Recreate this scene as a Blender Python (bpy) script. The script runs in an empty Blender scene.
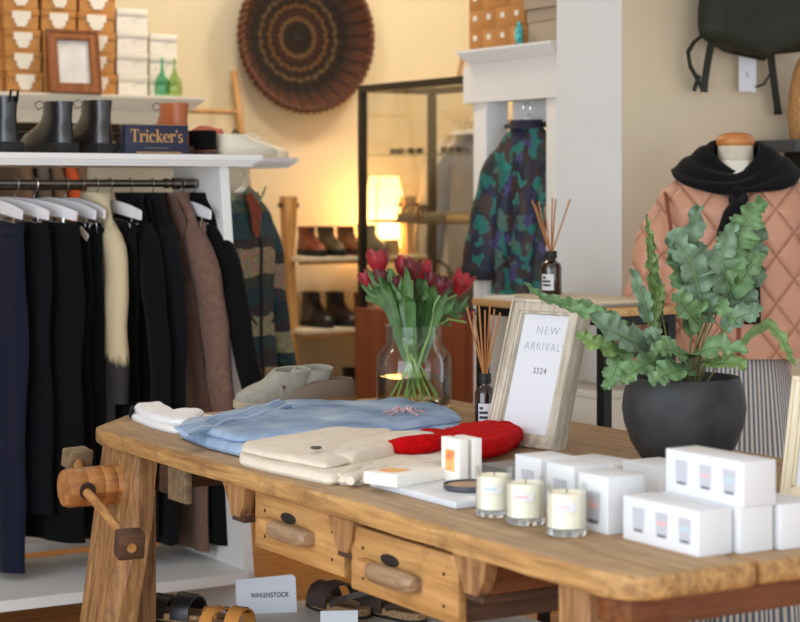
import bpy, bmesh, math, random
from mathutils import Vector, Matrix, Euler, noise
PI = math.pi
scene = bpy.context.scene
COL = scene.collection
# ---------------------------------------------------------------- camera frame (used to measure positions on real planes)
F = 1890.0; HZ = 190.0; EYE = 1.46
TH = math.radians(31.1); SN = math.sin(TH); CS = math.cos(TH)
def P(px, py, x=None, y=None, z=None, d=None):
    a = (px-400)/F; b = (HZ-py)/F
    D = Vector((SN+CS*a, CS-SN*a, b))
    t = d if d is not None else x/D.x if x is not None else y/D.y if y is not None else (z-EYE)/D.z
    return Vector((0, 0, EYE))+D*t
TZ = 0.82                                   # bench top height
def T(px, py, z=TZ): return P(px, py, z=z)
def lerp(a, b, t): return a+(b-a)*t
def interp(tab, v):
    if v <= tab[0][0]: return tab[0][1]
    for (a, p), (b, q) in zip(tab, tab[1:]):
        if v <= b: return lerp(p, q, (v-a)/(b-a)) if b > a else q
    return tab[-1][1]
# ---------------------------------------------------------------- materials
def lin(c):
    return tuple((x/255/12.92 if x/255 <= .04045 else ((x/255+.055)/1.055)**2.4) for x in c)+(1,)
MATS = {}
def nodes(name):
    m = bpy.data.materials.new(name); m.use_nodes = True
    nt = m.node_tree; return m, nt, nt.nodes['Principled BSDF']
def N(nt, t, **kw):
    n = nt.nodes.new(t)
    for k, v in kw.items():
        if k in n.inputs: n.inputs[k].default_value = v
        else: setattr(n, k, v)
    return n
def ramp(nt, stops, const=False):
    r = nt.nodes.new('ShaderNodeValToRGB'); e = r.color_ramp.elements
    if const: r.color_ramp.interpolation = 'CONSTANT'
    while len(e) < len(stops): e.new(.5)
    for el, (p, c) in zip(e, stops): el.position = p; el.color = lin(c)
    return r
def bump(nt, b, src, s, dist=.01):
    bp = N(nt, 'ShaderNodeBump', Strength=s, Distance=dist)
    nt.links.new(src, bp.inputs['Height']); nt.links.new(bp.outputs[0], b.inputs['Normal'])
def coord(nt, scale=(1, 1, 1), rot=(0, 0, 0)):
    tc = nt.nodes.new('ShaderNodeTexCoord'); mp = nt.nodes.new('ShaderNodeMapping')
    mp.inputs['Scale'].default_value = scale; mp.inputs['Rotation'].default_value = rot
    nt.links.new(tc.outputs['Object'], mp.inputs[0]); return mp.outputs[0]
def plain(name, c, rough=.6, metal=0, var=.0, vs=20, bs=0, bsc=300, spec=.5, sheen=0, coat=0, trans=0, sss=0):
    if name in MATS: return MATS[name]
    m, nt, b = nodes(name)
    b.inputs['Base Color'].default_value = lin(c); b.inputs['Roughness'].default_value = rough
    b.inputs['Metallic'].default_value = metal; b.inputs['Specular IOR Level'].default_value = spec
    b.inputs['Sheen Weight'].default_value = sheen; b.inputs['Coat Weight'].default_value = coat
    if var:
        n = N(nt, 'ShaderNodeTexNoise', Scale=vs, Detail=4.0); nt.links.new(coord(nt), n.inputs['Vector'])
        r = ramp(nt, [(.3, tuple(max(0, x*(1-var)) for x in c)), (.7, tuple(min(255, x*(1+var)) for x in c))])
        nt.links.new(n.outputs[0], r.inputs[0]); nt.links.new(r.outputs[0], b.inputs['Base Color'])
    if bs:
        n = N(nt, 'ShaderNodeTexNoise', Scale=bsc, Detail=3.0); nt.links.new(coord(nt), n.inputs['Vector'])
        bump(nt, b, n.outputs[0], bs, .003)
    MATS[name] = m; return m
def wood(name, c1, c2, c3, axis=1, scale=6, rough=.6, grime=0, gc=(60, 40, 28)):
    if name in MATS: return MATS[name]
    m, nt, b = nodes(name)
    s = [scale*6]*3; s[axis] = scale*.4
    co = coord(nt, tuple(s))
    n1 = N(nt, 'ShaderNodeTexNoise', Scale=1.0, Detail=7.0, Distortion=.5, Roughness=.62); nt.links.new(co, n1.inputs['Vector'])
    r = ramp(nt, [(.3, c1), (.5, c2), (.72, c3)]); nt.links.new(n1.outputs[0], r.inputs[0])
    n2 = N(nt, 'ShaderNodeTexNoise', Scale=9.0, Detail=8.0, Roughness=.7); nt.links.new(coord(nt), n2.inputs['Vector'])
    out = r.outputs[0]
    if grime:
        g = N(nt, 'ShaderNodeMapRange'); g.inputs[1].default_value = .52; g.inputs[2].default_value = .75; g.inputs[4].default_value = grime
        nt.links.new(n2.outputs[0], g.inputs[0])
        mx = N(nt, 'ShaderNodeMixRGB'); mx.inputs[2].default_value = lin(gc)
        nt.links.new(g.outputs[0], mx.inputs[0]); nt.links.new(out, mx.inputs[1]); out = mx.outputs[0]
    nt.links.new(out, b.inputs['Base Color']); b.inputs['Roughness'].default_value = rough
    bump(nt, b, n1.outputs[0], .35, .004)
    MATS[name] = m; return m
def glass(name, tint=(1, 1, 1), refl=.12, rough=.0):            # thin sheet glass: clear with a Fresnel reflection
    if name in MATS: return MATS[name]
    m, nt, b = nodes(name); nt.nodes.remove(b)
    o = nt.nodes['Material Output']
    t = N(nt, 'ShaderNodeBsdfTransparent'); t.inputs[0].default_value = (*tint, 1)
    g = N(nt, 'ShaderNodeBsdfGlossy'); g.inputs['Roughness'].default_value = rough
    lw = N(nt, 'ShaderNodeLayerWeight', Blend=.25); ml = N(nt, 'ShaderNodeMath', operation='MULTIPLY_ADD')
    ml.inputs[1].default_value = refl; ml.inputs[2].default_value = refl*.05
    mx = N(nt, 'ShaderNodeMixShader')
    nt.links.new(lw.outputs['Fresnel'], ml.inputs[0]); nt.links.new(ml.outputs[0], mx.inputs[0])
    nt.links.new(t.outputs[0], mx.inputs[1]); nt.links.new(g.outputs[0], mx.inputs[2]); nt.links.new(mx.outputs[0], o.inputs[0])
    MATS[name] = m; return m
def solid_glass(name, c=(255, 255, 255), ior=1.45, rough=0):
    if name in MATS: return MATS[name]
    m, nt, b = nodes(name)
    b.inputs['Base Color'].default_value = lin(c); b.inputs['Transmission Weight'].default_value = 1
    b.inputs['Roughness'].default_value = rough; b.inputs['IOR'].default_value = ior
    MATS[name] = m; return m
# ---------------------------------------------------------------- mesh builder
def frame_of(t, up=Vector((0, 0, 1))):
    t = t.normalized()
    if abs(t.dot(up)) > .97: up = Vector((1, 0, 0))
    s = t.cross(up).normalized(); return s, s.cross(t).normalized()
class MB:
    def __init__(s): s.bm = bmesh.new(); s.mi = 0; s.mats = []
    def faces(s, fs):
        for f in fs: f.material_index = s.mi
    def box(s, c, d, rot=None, bev=0, seg=2):
        r = bmesh.ops.create_cube(s.bm, size=1)
        vs = r['verts']; M = Matrix.Translation(Vector(c))
        if rot is not None: M = M @ (rot.to_4x4() if isinstance(rot, Matrix) else Euler(rot).to_matrix().to_4x4())
        bmesh.ops.transform(s.bm, matrix=M @ Matrix.Diagonal((d[0], d[1], d[2], 1)), verts=vs)
        fs = set(f for v in vs for f in v.link_faces); s.faces(fs)
        if bev:
            es = list(set(e for v in vs for e in v.link_edges))
            r = bmesh.ops.bevel(s.bm, geom=es, offset=bev, segments=seg, affect='EDGES', profile=.5); s.faces(r['faces'])
        return s
    def span(s, a, b, bev=0):
        a = Vector(a); b = Vector(b); return s.box((a+b)/2, [abs(x) for x in (b-a)], bev=bev)
    def loft(s, rings, cap=True, close=True):
        R = [[s.bm.verts.new(p) for p in r] for r in rings]; n = len(R[0]); fs = []
        for a, b in zip(R, R[1:]):
            for i in range(n if close else n-1):
                j = (i+1) % n
                try: fs.append(s.bm.faces.new((a[i], a[j], b[j], b[i])))
                except ValueError: pass
        if cap and close:
            for r in ((R[0][::-1]), R[-1]):
                try: fs.append(s.bm.faces.new(r))
                except ValueError: pass
        s.faces(fs); return s
    def tube(s, pts, r, n=8, cap=True, flat=1):
        pts = [Vector(p) for p in pts]; rings = []; L = len(pts)
        for i, p in enumerate(pts):
            t = pts[min(i+1, L-1)]-pts[max(i-1, 0)]
            if t.length < 1e-7: t = Vector((0, 0, 1))
            if i == 0: a, b = frame_of(t)
            else:
                t = t.normalized(); a = (a-t*a.dot(t)).normalized(); b = a.cross(t)
            rr = r[i] if isinstance(r, (list, tuple)) else r
            rings.append([p+a*math.cos(2*PI*k/n)*rr+b*math.sin(2*PI*k/n)*rr*flat for k in range(n)])
        return s.loft(rings, cap)
    def cyl(s, a, b, r0, r1=None, n=20): return s.tube([a, b], [r0, r0 if r1 is None else r1], n)
    def lathe(s, prof, n=36, c=(0, 0, 0), cap=True):
        c = Vector(c)
        return s.loft([[c+Vector((max(r, 1e-4)*math.cos(2*PI*k/n), max(r, 1e-4)*math.sin(2*PI*k/n), z)) for k in range(n)] for r, z in prof], cap)
    def prism(s, poly, a, b):                     # list of 2 vectors a,b offsets of a planar polygon given as 3D points
        a = Vector(a); b = Vector(b); return s.loft([[Vector(p)+a for p in poly], [Vector(p)+b for p in poly]])
    def strap(s, pts, w, th, side):               # flat band along pts; side = width direction (vector or list)
        pts = [Vector(p) for p in pts]; L = len(pts); rings = []
        for i, p in enumerate(pts):
            t = (pts[min(i+1, L-1)]-pts[max(i-1, 0)]).normalized()
            sd = Vector(side[i] if isinstance(side, list) else side); sd = (sd-t*sd.dot(t)).normalized(); nn = sd.cross(t)
            ww = w[i] if isinstance(w, (list, tuple)) else w
            rings.append([p+sd*ww/2+nn*th/2, p-sd*ww/2+nn*th/2, p-sd*ww/2-nn*th/2, p+sd*ww/2-nn*th/2])
        return s.loft(rings)
    def grid(s, fn, nu, nv):
        V = [[s.bm.verts.new(fn(i/nu, j/nv)) for j in range(nv+1)] for i in range(nu+1)]
        s.faces([s.bm.faces.new((V[i][j], V[i+1][j], V[i+1][j+1], V[i][j+1])) for i in range(nu) for j in range(nv)]); return s
    def puffy(s, poly, z0, th, wr=.004, ws=14, seed=0, rings=16, n=120, edge=.05, dome=0):  # soft folded cloth slab over a star-shaped outline
        pts = [Vector((p[0], p[1], 0)) for p in poly]; m = len(pts)
        per = [(pts[(i+1) % m]-pts[i]).length for i in range(m)]; tot = sum(per); out = []
        for k in range(n):
            q = tot*k/n; i = 0
            while q > per[i]: q -= per[i]; i += 1
            out.append(pts[i].lerp(pts[(i+1) % m], q/per[i]))
        for _ in range(2): out = [out[k-1]*.25+out[k]*.5+out[(k+1) % n]*.25 for k in range(n)]
        c = sum(out, Vector())/n; R = []
        mr = sum((o-c).length for o in out)/n
        for sc, zz in ((.97, 0), (1.0-.004/mr, .08), (1, .35), (1-.003/mr, .7), (1-.010/mr, .93), (1-.022/mr, 1.0)):
            R.append((sc, zz))
        e = R[-1][0]
        for k in range(1, rings+1): R.append((e*(1-k/rings)**.9+.012, 1.0))
        res = []
        for sc, zz in R:
            ring = []
            for o in out:
                p = c+(o-c)*sc
                w = noise.noise(Vector((p.x*ws+seed*3.1, p.y*ws, seed*1.7)))*wr+noise.noise(Vector((p.x*ws*2.7, p.y*ws*2.7+seed, 5)))*wr*.5
                p.z = z0+zz*th+(w*zz if zz > .3 else 0)+dome*(1-sc**2)*zz
                ring.append(p)
            res.append(ring)
        return s.loft(res)
    def out(s, name, mat, parent=None, loc=None, rot=None, smooth=40, sub=0):
        bmesh.ops.recalc_face_normals(s.bm, faces=s.bm.faces[:])
        me = bpy.data.meshes.new(name); s.bm.to_mesh(me); s.bm.free()
        for m in (mat if isinstance(mat, (list, tuple)) else [mat]): me.materials.append(m)
        if smooth:
            me.polygons.foreach_set('use_smooth', [True]*len(me.polygons)); me.set_sharp_from_angle(angle=math.radians(smooth))
        o = bpy.data.objects.new(name, me); COL.objects.link(o)
        if parent: o.parent = parent
        if loc is not None: o.location = loc
        if rot is not None: o.rotation_euler = rot
        if sub:
            md = o.modifiers.new('sub', 'SUBSURF'); md.levels = sub; md.render_levels = sub
        return o
def tag(o, label, cat, group=None, kind=None):
    o['label'] = label; o['category'] = cat
    if group: o['group'] = group
    if kind: o['kind'] = kind
    return o
def thing(name, label, cat, loc=(0, 0, 0), rz=0, group=None):
    o = bpy.data.objects.new(name, None); o.empty_display_size = .05; COL.objects.link(o)
    o.location = loc; o.rotation_euler = (0, 0, rz) if not isinstance(rz, tuple) else rz
    return tag(o, label, cat, group)
def struct(o): o['kind'] = 'structure'; return o
KIDS = {}
def dup(root, loc, rz, label, group=None):
    def cp(o, par):
        c = o.copy(); COL.objects.link(c)
        if par: c.parent = par
        for ch in o.children: cp(ch, c)
        return c
    r = cp(root, None); r.location = loc; r.rotation_euler = (0, 0, rz) if not isinstance(rz, tuple) else rz
    r['label'] = label
    if group: r['group'] = group
    return r
def text(name, s, size, mat, parent, loc, rot, spacing=1, offset=0, sx=1, align='CENTER', depth=.0003):
    cu = bpy.data.curves.new(name, 'FONT'); cu.body = s; cu.size = size; cu.space_character = spacing; cu.offset = offset
    cu.align_x = align; cu.extrude = depth; cu.space_line = 1.25
    t = bpy.data.objects.new(name, cu); COL.objects.link(t)
    bpy.context.view_layer.update()
    me = bpy.data.meshes.new_from_object(t.evaluated_get(bpy.context.evaluated_depsgraph_get()))
    COL.objects.unlink(t); bpy.data.objects.remove(t); bpy.data.curves.remove(cu)
    o = bpy.data.objects.new(name, me); me.materials.clear(); me.materials.append(mat); COL.objects.link(o)
    o.parent = parent; o.location = loc; o.rotation_euler = rot; o.scale = (sx, 1, 1)
    return o
# ---------------------------------------------------------------- material palette
WHITE_PAINT = plain('white_paint', (232, 232, 230), .45, bs=.05, bsc=60)
CREAM_WALL = plain('cream_wall', (232, 220, 190), .85, var=.012, vs=3, bs=.1, bsc=180)
TAN_WALL = plain('putty_wall', (212, 196, 168), .85, var=.012, vs=3, bs=.08, bsc=180)
PIER_WALL = plain('pier_wall', (222, 225, 226), .8, var=.01, vs=3, bs=.06, bsc=150)
BLACK_CLOTH = plain('black_cloth', (9, 9, 11), .9, bs=.35, bsc=400, sheen=.04, spec=.15)
INK_CLOTH = plain('ink_cloth', (14, 15, 19), .9, bs=.35, bsc=400, sheen=.05, spec=.15)
NAVY_CLOTH = plain('navy_denim', (17, 22, 42), .9, bs=.35, bsc=500, sheen=.1, spec=.2)
BROWN_CLOTH = plain('brown_suiting', (114, 87, 75), .9, var=.08, vs=60, bs=.3, bsc=500, sheen=.1, spec=.2)
BLACK_METAL = plain('black_metal', (22, 22, 22), .45, metal=.3)
DARK_IRON = plain('dark_iron_frame', (52, 44, 36), .5, metal=.4)
CHROME = plain('chrome', (205, 205, 205), .18, metal=1)
STEEL = plain('steel_rail', (120, 112, 102), .3, metal=1)
HANGER_WHITE = plain('white_hanger', (236, 236, 240), .4)
BENCH_TOP = wood('bench_top_wood', (134, 104, 72), (164, 132, 94), (188, 156, 114), 1, 9, .55, .6, (112, 88, 66))
BENCH_EDGE = wood('bench_front_wood', (124, 88, 50), (172, 130, 78), (206, 164, 104), 1, 10, .6, .7, (92, 68, 46))
BENCH_LEG = wood('bench_leg_wood', (104, 70, 40), (152, 110, 68), (184, 142, 94), 2, 10, .6, .8, (58, 42, 30))
BENCH_DARK = wood('bench_dark_wood', (44, 28, 20), (74, 48, 32), (98, 66, 42), 0, 6, .7, .4)
APRON_WOOD = wood('bench_apron_wood', (74, 40, 18), (112, 62, 28), (134, 80, 42), 0, 9, .6, .3)
BENCH_GREY = wood('bench_grey_wood', (84, 68, 50), (122, 102, 76), (148, 128, 98), 0, 6, .75, .5)
DRAWER_WOOD = wood('drawer_pine', (150, 106, 58), (182, 136, 80), (202, 158, 102), 1, 8, .55, .5, (104, 70, 42))
HANDLE_WOOD = wood('handle_wood', (104, 80, 58), (150, 122, 92), (178, 150, 118), 1, 10, .6, .4)
OAK = wood('pale_oak', (166, 118, 64), (196, 148, 88), (214, 170, 110), 2, 5, .5)
OAK_X = wood('pale_oak_flat', (172, 128, 78), (200, 156, 100), (216, 178, 124), 1, 5, .5)
CHERRY = wood('reddish_cabinet_wood', (104, 50, 26), (128, 64, 34), (146, 78, 42), 2, 3, .45)
CARD = plain('white_card', (222, 223, 226), .6, bs=.05, bsc=120)
PAPER = plain('white_paper', (224, 226, 232), .7)
KRAFT = plain('kraft_cardboard', (188, 132, 70), .8, var=.04, vs=8)
KRAFT2 = plain('kraft_cardboard_lid', (178, 122, 62), .8, var=.04, vs=8)
LABEL_WHITE = plain('box_label_white', (226, 220, 206), .7)
BLACK_LEATHER = plain('black_leather', (26, 27, 30), .3, bs=.12, bsc=120, coat=.3)
BLACK_SOLE = plain('black_rubber', (18, 18, 19), .6)
DKBROWN_LEATHER = plain('dark_brown_leather', (44, 32, 28), .35, bs=.1, bsc=120)
TAN_LEATHER = plain('tan_leather', (176, 96, 48), .4, bs=.1, bsc=120)
RUST_LEATHER = plain('rust_leather', (120, 52, 30), .45, bs=.1, bsc=120)
OLIVE_LEATHER = plain('olive_leather', (72, 60, 38), .5, bs=.1, bsc=120)
BROWN_SOLE = plain('brown_sole', (70, 44, 28), .6)
AMBER = solid_glass('amber_glass', (112, 52, 16), 1.3)
REED = plain('reed', (176, 118, 66), .7)
INK = plain('ink_grey', (120, 122, 128), .7)
DARKTXT = plain('ink_dark', (52, 56, 70), .7)
LW1 = 175; LW2 = 60; LCEIL = 15.5; LSHADE = 9; LLAMP = 4; EXPO = 0.0
# ================================================================ ROOM
def floor_mat():
    m, nt, b = nodes('oak_floorboards')
    co = coord(nt)
    br = N(nt, 'ShaderNodeTexBrick', Scale=1.0); br.inputs['Brick Width'].default_value = 1.7; br.inputs['Row Height'].default_value = .15
    br.inputs['Mortar Size'].default_value = .0025
    br.inputs['Color1'].default_value = lin((214, 156, 90)); br.inputs['Color2'].default_value = lin((198, 138, 76)); br.inputs['Mortar'].default_value = lin((80, 48, 26))
    nt.links.new(co, br.inputs['Vector'])
    n = N(nt, 'ShaderNodeTexNoise', Scale=1.0, Detail=5.0); nt.links.new(coord(nt, (1.5, 26, 26)), n.inputs['Vector'])
    r = ramp(nt, [(.3, (205, 190, 170)), (.7, (255, 255, 255))]); nt.links.new(n.outputs[0], r.inputs[0])
    mx = N(nt, 'ShaderNodeMixRGB', blend_type='MULTIPLY'); mx.inputs[0].default_value = 1
    nt.links.new(br.outputs[0], mx.inputs[1]); nt.links.new(r.outputs[0], mx.inputs[2]); nt.links.new(mx.outputs[0], b.inputs['Base Color'])
    b.inputs['Roughness'].default_value = .38; return m
XW, YW, XP, YB, YA = 5.24, 8.0, 3.9, 5.03, 5.40      # far right wall, back wall, pier face, putty wall, alcove side
struct(MB().span((-1.6, -1.6, -.1), (6.6, 8.1, 0)).out('floor', floor_mat()))
struct(MB().span((-1.6, -1.6, 3.1), (6.6, 8.1, 3.2)).out('ceiling', WHITE_PAINT))
struct(MB().span((-1.6, YW, 0), (XW+.1, YW+.1, 3.1)).out('wall_back', CREAM_WALL))
struct(MB().span((XW, YA, 0), (XW+.1, YW, 3.1)).out('wall_alcove', CREAM_WALL))
w = MB().span((XP, YB, 0), (6.6, YA, 3.1)).out('wall_right', [TAN_WALL, PIER_WALL])
for p in w.data.polygons:
    if p.normal.x < -.9: p.material_index = 1
struct(w)
def window_wall(name, wname, axis, at, lo, hi, a, b, z0, z1):
    m = MB()
    def blk(u0, u1, v0, v1, mb, t=.1, off=0):
        if axis == 'x': mb.span((at-t+off, u0, v0), (at+off, u1, v1))
        else: mb.span((u0, at-t+off, v0), (u1, at+off, v1))
    blk(lo, a, 0, 3.1, m); blk(b, hi, 0, 3.1, m); blk(a, b, 0, z0, m); blk(a, b, z1, 3.1, m)
    struct(m.out(wname, CREAM_WALL))
    f = MB()
    for k in range(4):
        u = lerp(a+.03, b-.03, k/3); blk(u-.03, u+.03, z0, z1, f, .06, -.02)
    blk(a, b, z0, z0+.06, f, .06, -.02); blk(a, b, z1-.06, z1, f, .06, -.02)
    struct(f.out(name, WHITE_PAINT))
window_wall('window_1', 'wall_left', 'x', -1.5, -1.6, 8.0, -1.1, 4.2, .45, 2.75)
window_wall('window_2', 'wall_front', 'y', -1.5, -1.5, 6.6, -1.0, 5.6, .45, 2.75)
def area(name, loc, rot, sx, sy, power, col):
    l = bpy.data.lights.new(name, 'AREA'); l.shape = 'RECTANGLE'; l.size = sx; l.size_y = sy; l.energy = power; l.color = col
    o = bpy.data.objects.new(name, l); COL.objects.link(o); o.location = loc; o.rotation_euler = rot; return o
area('window_daylight', (-1.44, 1.55, 1.6), (0, -PI/2, 0), 2.2, 5.2, LW1, (.80, .90, 1))
area('shopfront_daylight', (2.3, -1.44, 1.6), (PI/2, 0, 0), 6.4, 2.2, LW2, (.84, .92, 1))
for i, (x, y, e) in enumerate(((1.6, 6.4, .55), (3.4, 6.8, 1.2), (4.75, 6.9, 1.1))):
    area('ceiling_lamp', (x, y, 3.05), (0, 0, 0), .35, .35, LCEIL*e, (1, .85, .66))
wd = bpy.data.worlds.new('daylight'); scene.world = wd; wd.use_nodes = True
wd.node_tree.nodes['Background'].inputs[0].default_value = (.85, .93, 1, 1); wd.node_tree.nodes['Background'].inputs[1].default_value = 1.0

# ================================================================ FIXTURES
def cornice(mb, x0, x1, y0, y1, z0, z1, over, axis):
    """stepped moulding around the front and the visible end"""
    n = 5
    for k in range(n):
        o = over*((k+1)/n)**.8; a = lerp(z0, z1, k/n); b = lerp(z0, z1, (k+1)/n)
        if axis == 'x': mb.span((x0-o, y0, a), (x1, y1+o, b))
        else: mb.span((x0, y0-o, a), (x1+o, y1, b))
# --- white garment fixture beyond the pier (front faces -x)
t = thing('wardrobe', 'white painted open wardrobe fixture with moulded cornice beside the white pier', 'wardrobe', (0, 0, 0))
WX = 3.95
m = MB(); cornice(m, WX, WX+.5, 5.43, 5.997, 1.93, 1.988, .055, 'x'); m.out('cornice', WHITE_PAINT, t)
MB().span((WX-.012, 5.43, 1.79), (WX+.06, 6.06, 1.93)).out('frieze', WHITE_PAINT, t)
for y0, y1, x0, dx in ((5.92, 6.01, WX, .1), (5.43, 5.535, WX, .022), (5.92, 6.01, WX+.4, .1), (5.43, 5.535, WX+.4, .1)):
    MB().span((x0, y0, 0), (x0+dx, y1, 1.93), .004).out('post', WHITE_PAINT, t)
MB().span((WX+.12, 5.535, 1.70), (WX+.15, 5.92, 1.93)).out('rear_beam', WHITE_PAINT, t)
MB().span((WX+.02, 5.535, .25), (WX+.48, 5.92, .29)).out('shelf', WHITE_PAINT, t)
MB().span((WX+.02, 5.535, .0), (WX+.04, 5.92, .25)).out('kick_board', WHITE_PAINT, t)
MB().tube([(WX+.09, 5.5, 1.70), (WX+.09, 5.95, 1.70)], .01, 10).out('hanging_rail', STEEL, t)
# --- left double rack
t = thing('garment_rack', 'white clothes rack with moulded shelf, steel rail and low platform at the left', 'clothes rack', (0, 0, 0))
def shelf_board(x0, x1, y0, y1, zt):
    m = MB(); m.span((x0, y0, zt-.018), (x1, y1, zt)); m.span((x0, y0+.012, zt-.028), (x1-.012, y1, zt-.018)); m.span((x0, y0+.024, zt-.038), (x1-.024, y1, zt-.028)); return m
shelf_board(.6, 2.847, 5.6, 6.08, 1.576).out('top_shelf', WHITE_PAINT, t)
m = MB()
for x0, x1, y0, y1 in ((2.712, 2.745, 5.65, 5.95),):
    m.prism([(0, 5.65, 1.538), (0, 5.43, 0), (0, 6.02, 0), (0, 6.02, 1.538)], (x0, 0, 0), (x1, 0, 0))
m.out('side_panel', WHITE_PAINT, t)
MB().prism([(0, 5.65, 1.538), (0, 5.43, 0), (0, 6.02, 0), (0, 6.02, 1.538)], (.62, 0, 0), (.66, 0, 0)).out('side_panel', WHITE_PAINT, t)
MB().span((.66, 5.43, .203), (2.712, 6.02, .236)).out('platform', WHITE_PAINT, t)
MB().tube([(.66, 5.82, 1.482), (2.64, 5.82, 1.482)], .0125, 14).out('rail', STEEL, t)
m = MB().cyl((2.62, 5.82, 1.482), (2.645, 5.82, 1.482), .019).cyl((2.655, 5.82, 1.482), (2.711, 5.82, 1.482), .016); m.cyl((2.59, 5.82, 1.482), (2.605, 5.82, 1.482), .017); m.out('rail_end', STEEL, t)
# --- second rack just behind, longer
t = thing('garment_rack', 'white clothes rack partly hidden behind the front rack, patterned jacket hung at its end', 'clothes rack', (0, 0, 0))
shelf_board(1.2, 3.30, 6.2, 6.62, 1.58).out('top_shelf', WHITE_PAINT, t)
MB().span((2.49, 6.235, 1.40), (3.115, 6.26, 1.542)).out('frieze', plain('cream_paint', (226, 214, 188), .5), t)
MB().span((3.05, 6.26, 0), (3.10, 6.6, 1.542)).out('side_panel', WHITE_PAINT, t)
MB().span((1.24, 6.26, 0), (1.29, 6.6, 1.542)).out('side_panel', WHITE_PAINT, t)
MB().span((1.29, 6.28, .2), (3.05, 6.6, .235)).out('platform', WHITE_PAINT, t)
MB().tube([(1.29, 6.43, 1.47), (3.05, 6.43, 1.47)], .012, 12).out('rail', STEEL, t)
# --- mantel fixture at the back with shoe boxes
t = thing('wardrobe', 'cream cornice topped wardrobe fixture carrying the kraft shoe boxes', 'wardrobe', (0, 0, 0))
CP = plain('warm_white_paint', (226, 218, 200), .5)
m = MB(); cornice(m, 1.2, 3.31, 7.2, 7.75, 1.79, 1.846, .06, 'y'); m.out('cornice', CP, t)
MB().span((1.25, 7.2, 1.73), (3.31, 7.26, 1.79)).out('frieze', CP, t)
for x in (1.25, 3.22):
    for y in (7.2, 7.66): MB().span((x, y, 0), (x+.09, y+.09, 1.79), .004).out('post', CP, t)
MB().span((1.34, 7.72, .2), (3.22, 7.74, 1.79)).out('back_panel', plain('dull_brown_board', (126, 104, 84), .7), t)  # one even brown behind the hanging clothes
MB().span((1.34, 7.26, .16), (3.22, 7.7, .2)).out('shelf', CP, t)
MB().tube([(1.34, 7.45, 1.7), (3.22, 7.45, 1.7)], .012, 10).out('rail', STEEL, t)
# --- glass display cabinet
GX0, GX1, GY0, GY1, GZ0, GZ1 = 4.12, 4.51, 6.10, 7.19, .946, 1.917
t = thing('display_cabinet', 'tall glass display cabinet with dark metal frame on reddish wooden base', 'display cabinet', (0, 0, 0))
MB().span((GX0-.01, GY0, 0), (GX1+.01, GY1+.01, GZ0), .004).out('base', CHERRY, t)
for x in (GX0, GX1-.032):
    for y in (GY0, GY1-.032): MB().span((x, y, GZ0), (x+.032, y+.032, GZ1), .002).out('post', DARK_IRON, t)
m = MB()
for x in (GX0, GX1-.03): m.span((x, GY0+.032, GZ1-.03), (x+.03, GY1-.032, GZ1))
for y in (GY0, GY1-.03): m.span((GX0+.032, y, GZ1-.03), (GX1-.032, y+.03, GZ1))
m.out('top_frame', DARK_IRON, t)
CG = glass('cabinet_glass', (.985, .985, .96), .35)
MB().span((GX0+.012, GY0+.03, GZ0), (GX0+.016, GY1-.03, GZ1-.03)).out('front_pane', CG, t)
MB().span((GX0+.03, GY1-.016, GZ0), (GX1-.03, GY1-.012, GZ1-.03)).out('side_pane', CG, t)
MB().span((GX0+.03, GY0+.03, GZ1-.018), (GX1-.03, GY1-.03, GZ1-.012)).out('top_pane', CG, t)
SG = glass('shelf_glass', (.82, .88, .82), .4)
Z1 = 1.612; Z2 = 1.325
MB().span((GX0+.03, GY0+.03, Z1-.004), (GX1-.03, GY1-.03, Z1+.004)).out('shelf', SG, t)
MB().span((GX0+.03, GY0+.03, Z2-.006), (GX1-.03, GY1-.04, Z2+.006)).out('shelf', wood('cabinet_shelf_wood', (70, 44, 26), (100, 64, 38), (120, 80, 50), 1, 6), t)
# --- A frame shoe rack on the back wall
t = thing('shoe_rack', 'wooden A-frame shoe rack with white shelves against the back wall', 'shoe rack', (0, 0, 0))
SX0, SX1 = 4.06, 4.70
for sx in (SX0, SX1):
    m = MB(); m.prism([(0, 7.56, 0), (0, 7.60, 0), (0, 7.75, 1.43), (0, 7.69, 1.43)], (sx-.035, 0, 0), (sx+.0, 0, 0)); m.out('leg', OAK, t)
    m = MB(); m.prism([(0, 7.93, 0), (0, 7.89, 0), (0, 7.70, 1.43), (0, 7.76, 1.43)], (sx-.0, 0, 0), (sx+.035, 0, 0)); m.out('leg', OAK, t)
    MB().cyl((sx-.05, 7.725, 1.39), (sx+.05, 7.725, 1.39), .012, n=12).out('bolt', STEEL, t)
SHZ = (1.155, .826, .47)
for z, y0, y1 in zip(SHZ, (7.64, 7.61, 7.58), (7.86, 7.88, 7.91)):
    MB().span((SX0-.02, y0-.06, z-.022), (SX1+.05, y1+.04, z), .003).out('shelf', plain('pale_shelf', (222, 208, 182), .55), t)
    MB().span((SX0-.01, y0-.055, z-.036), (SX1+.04, y0-.035, z-.022)).out('shelf_rail', OAK, t)
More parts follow.
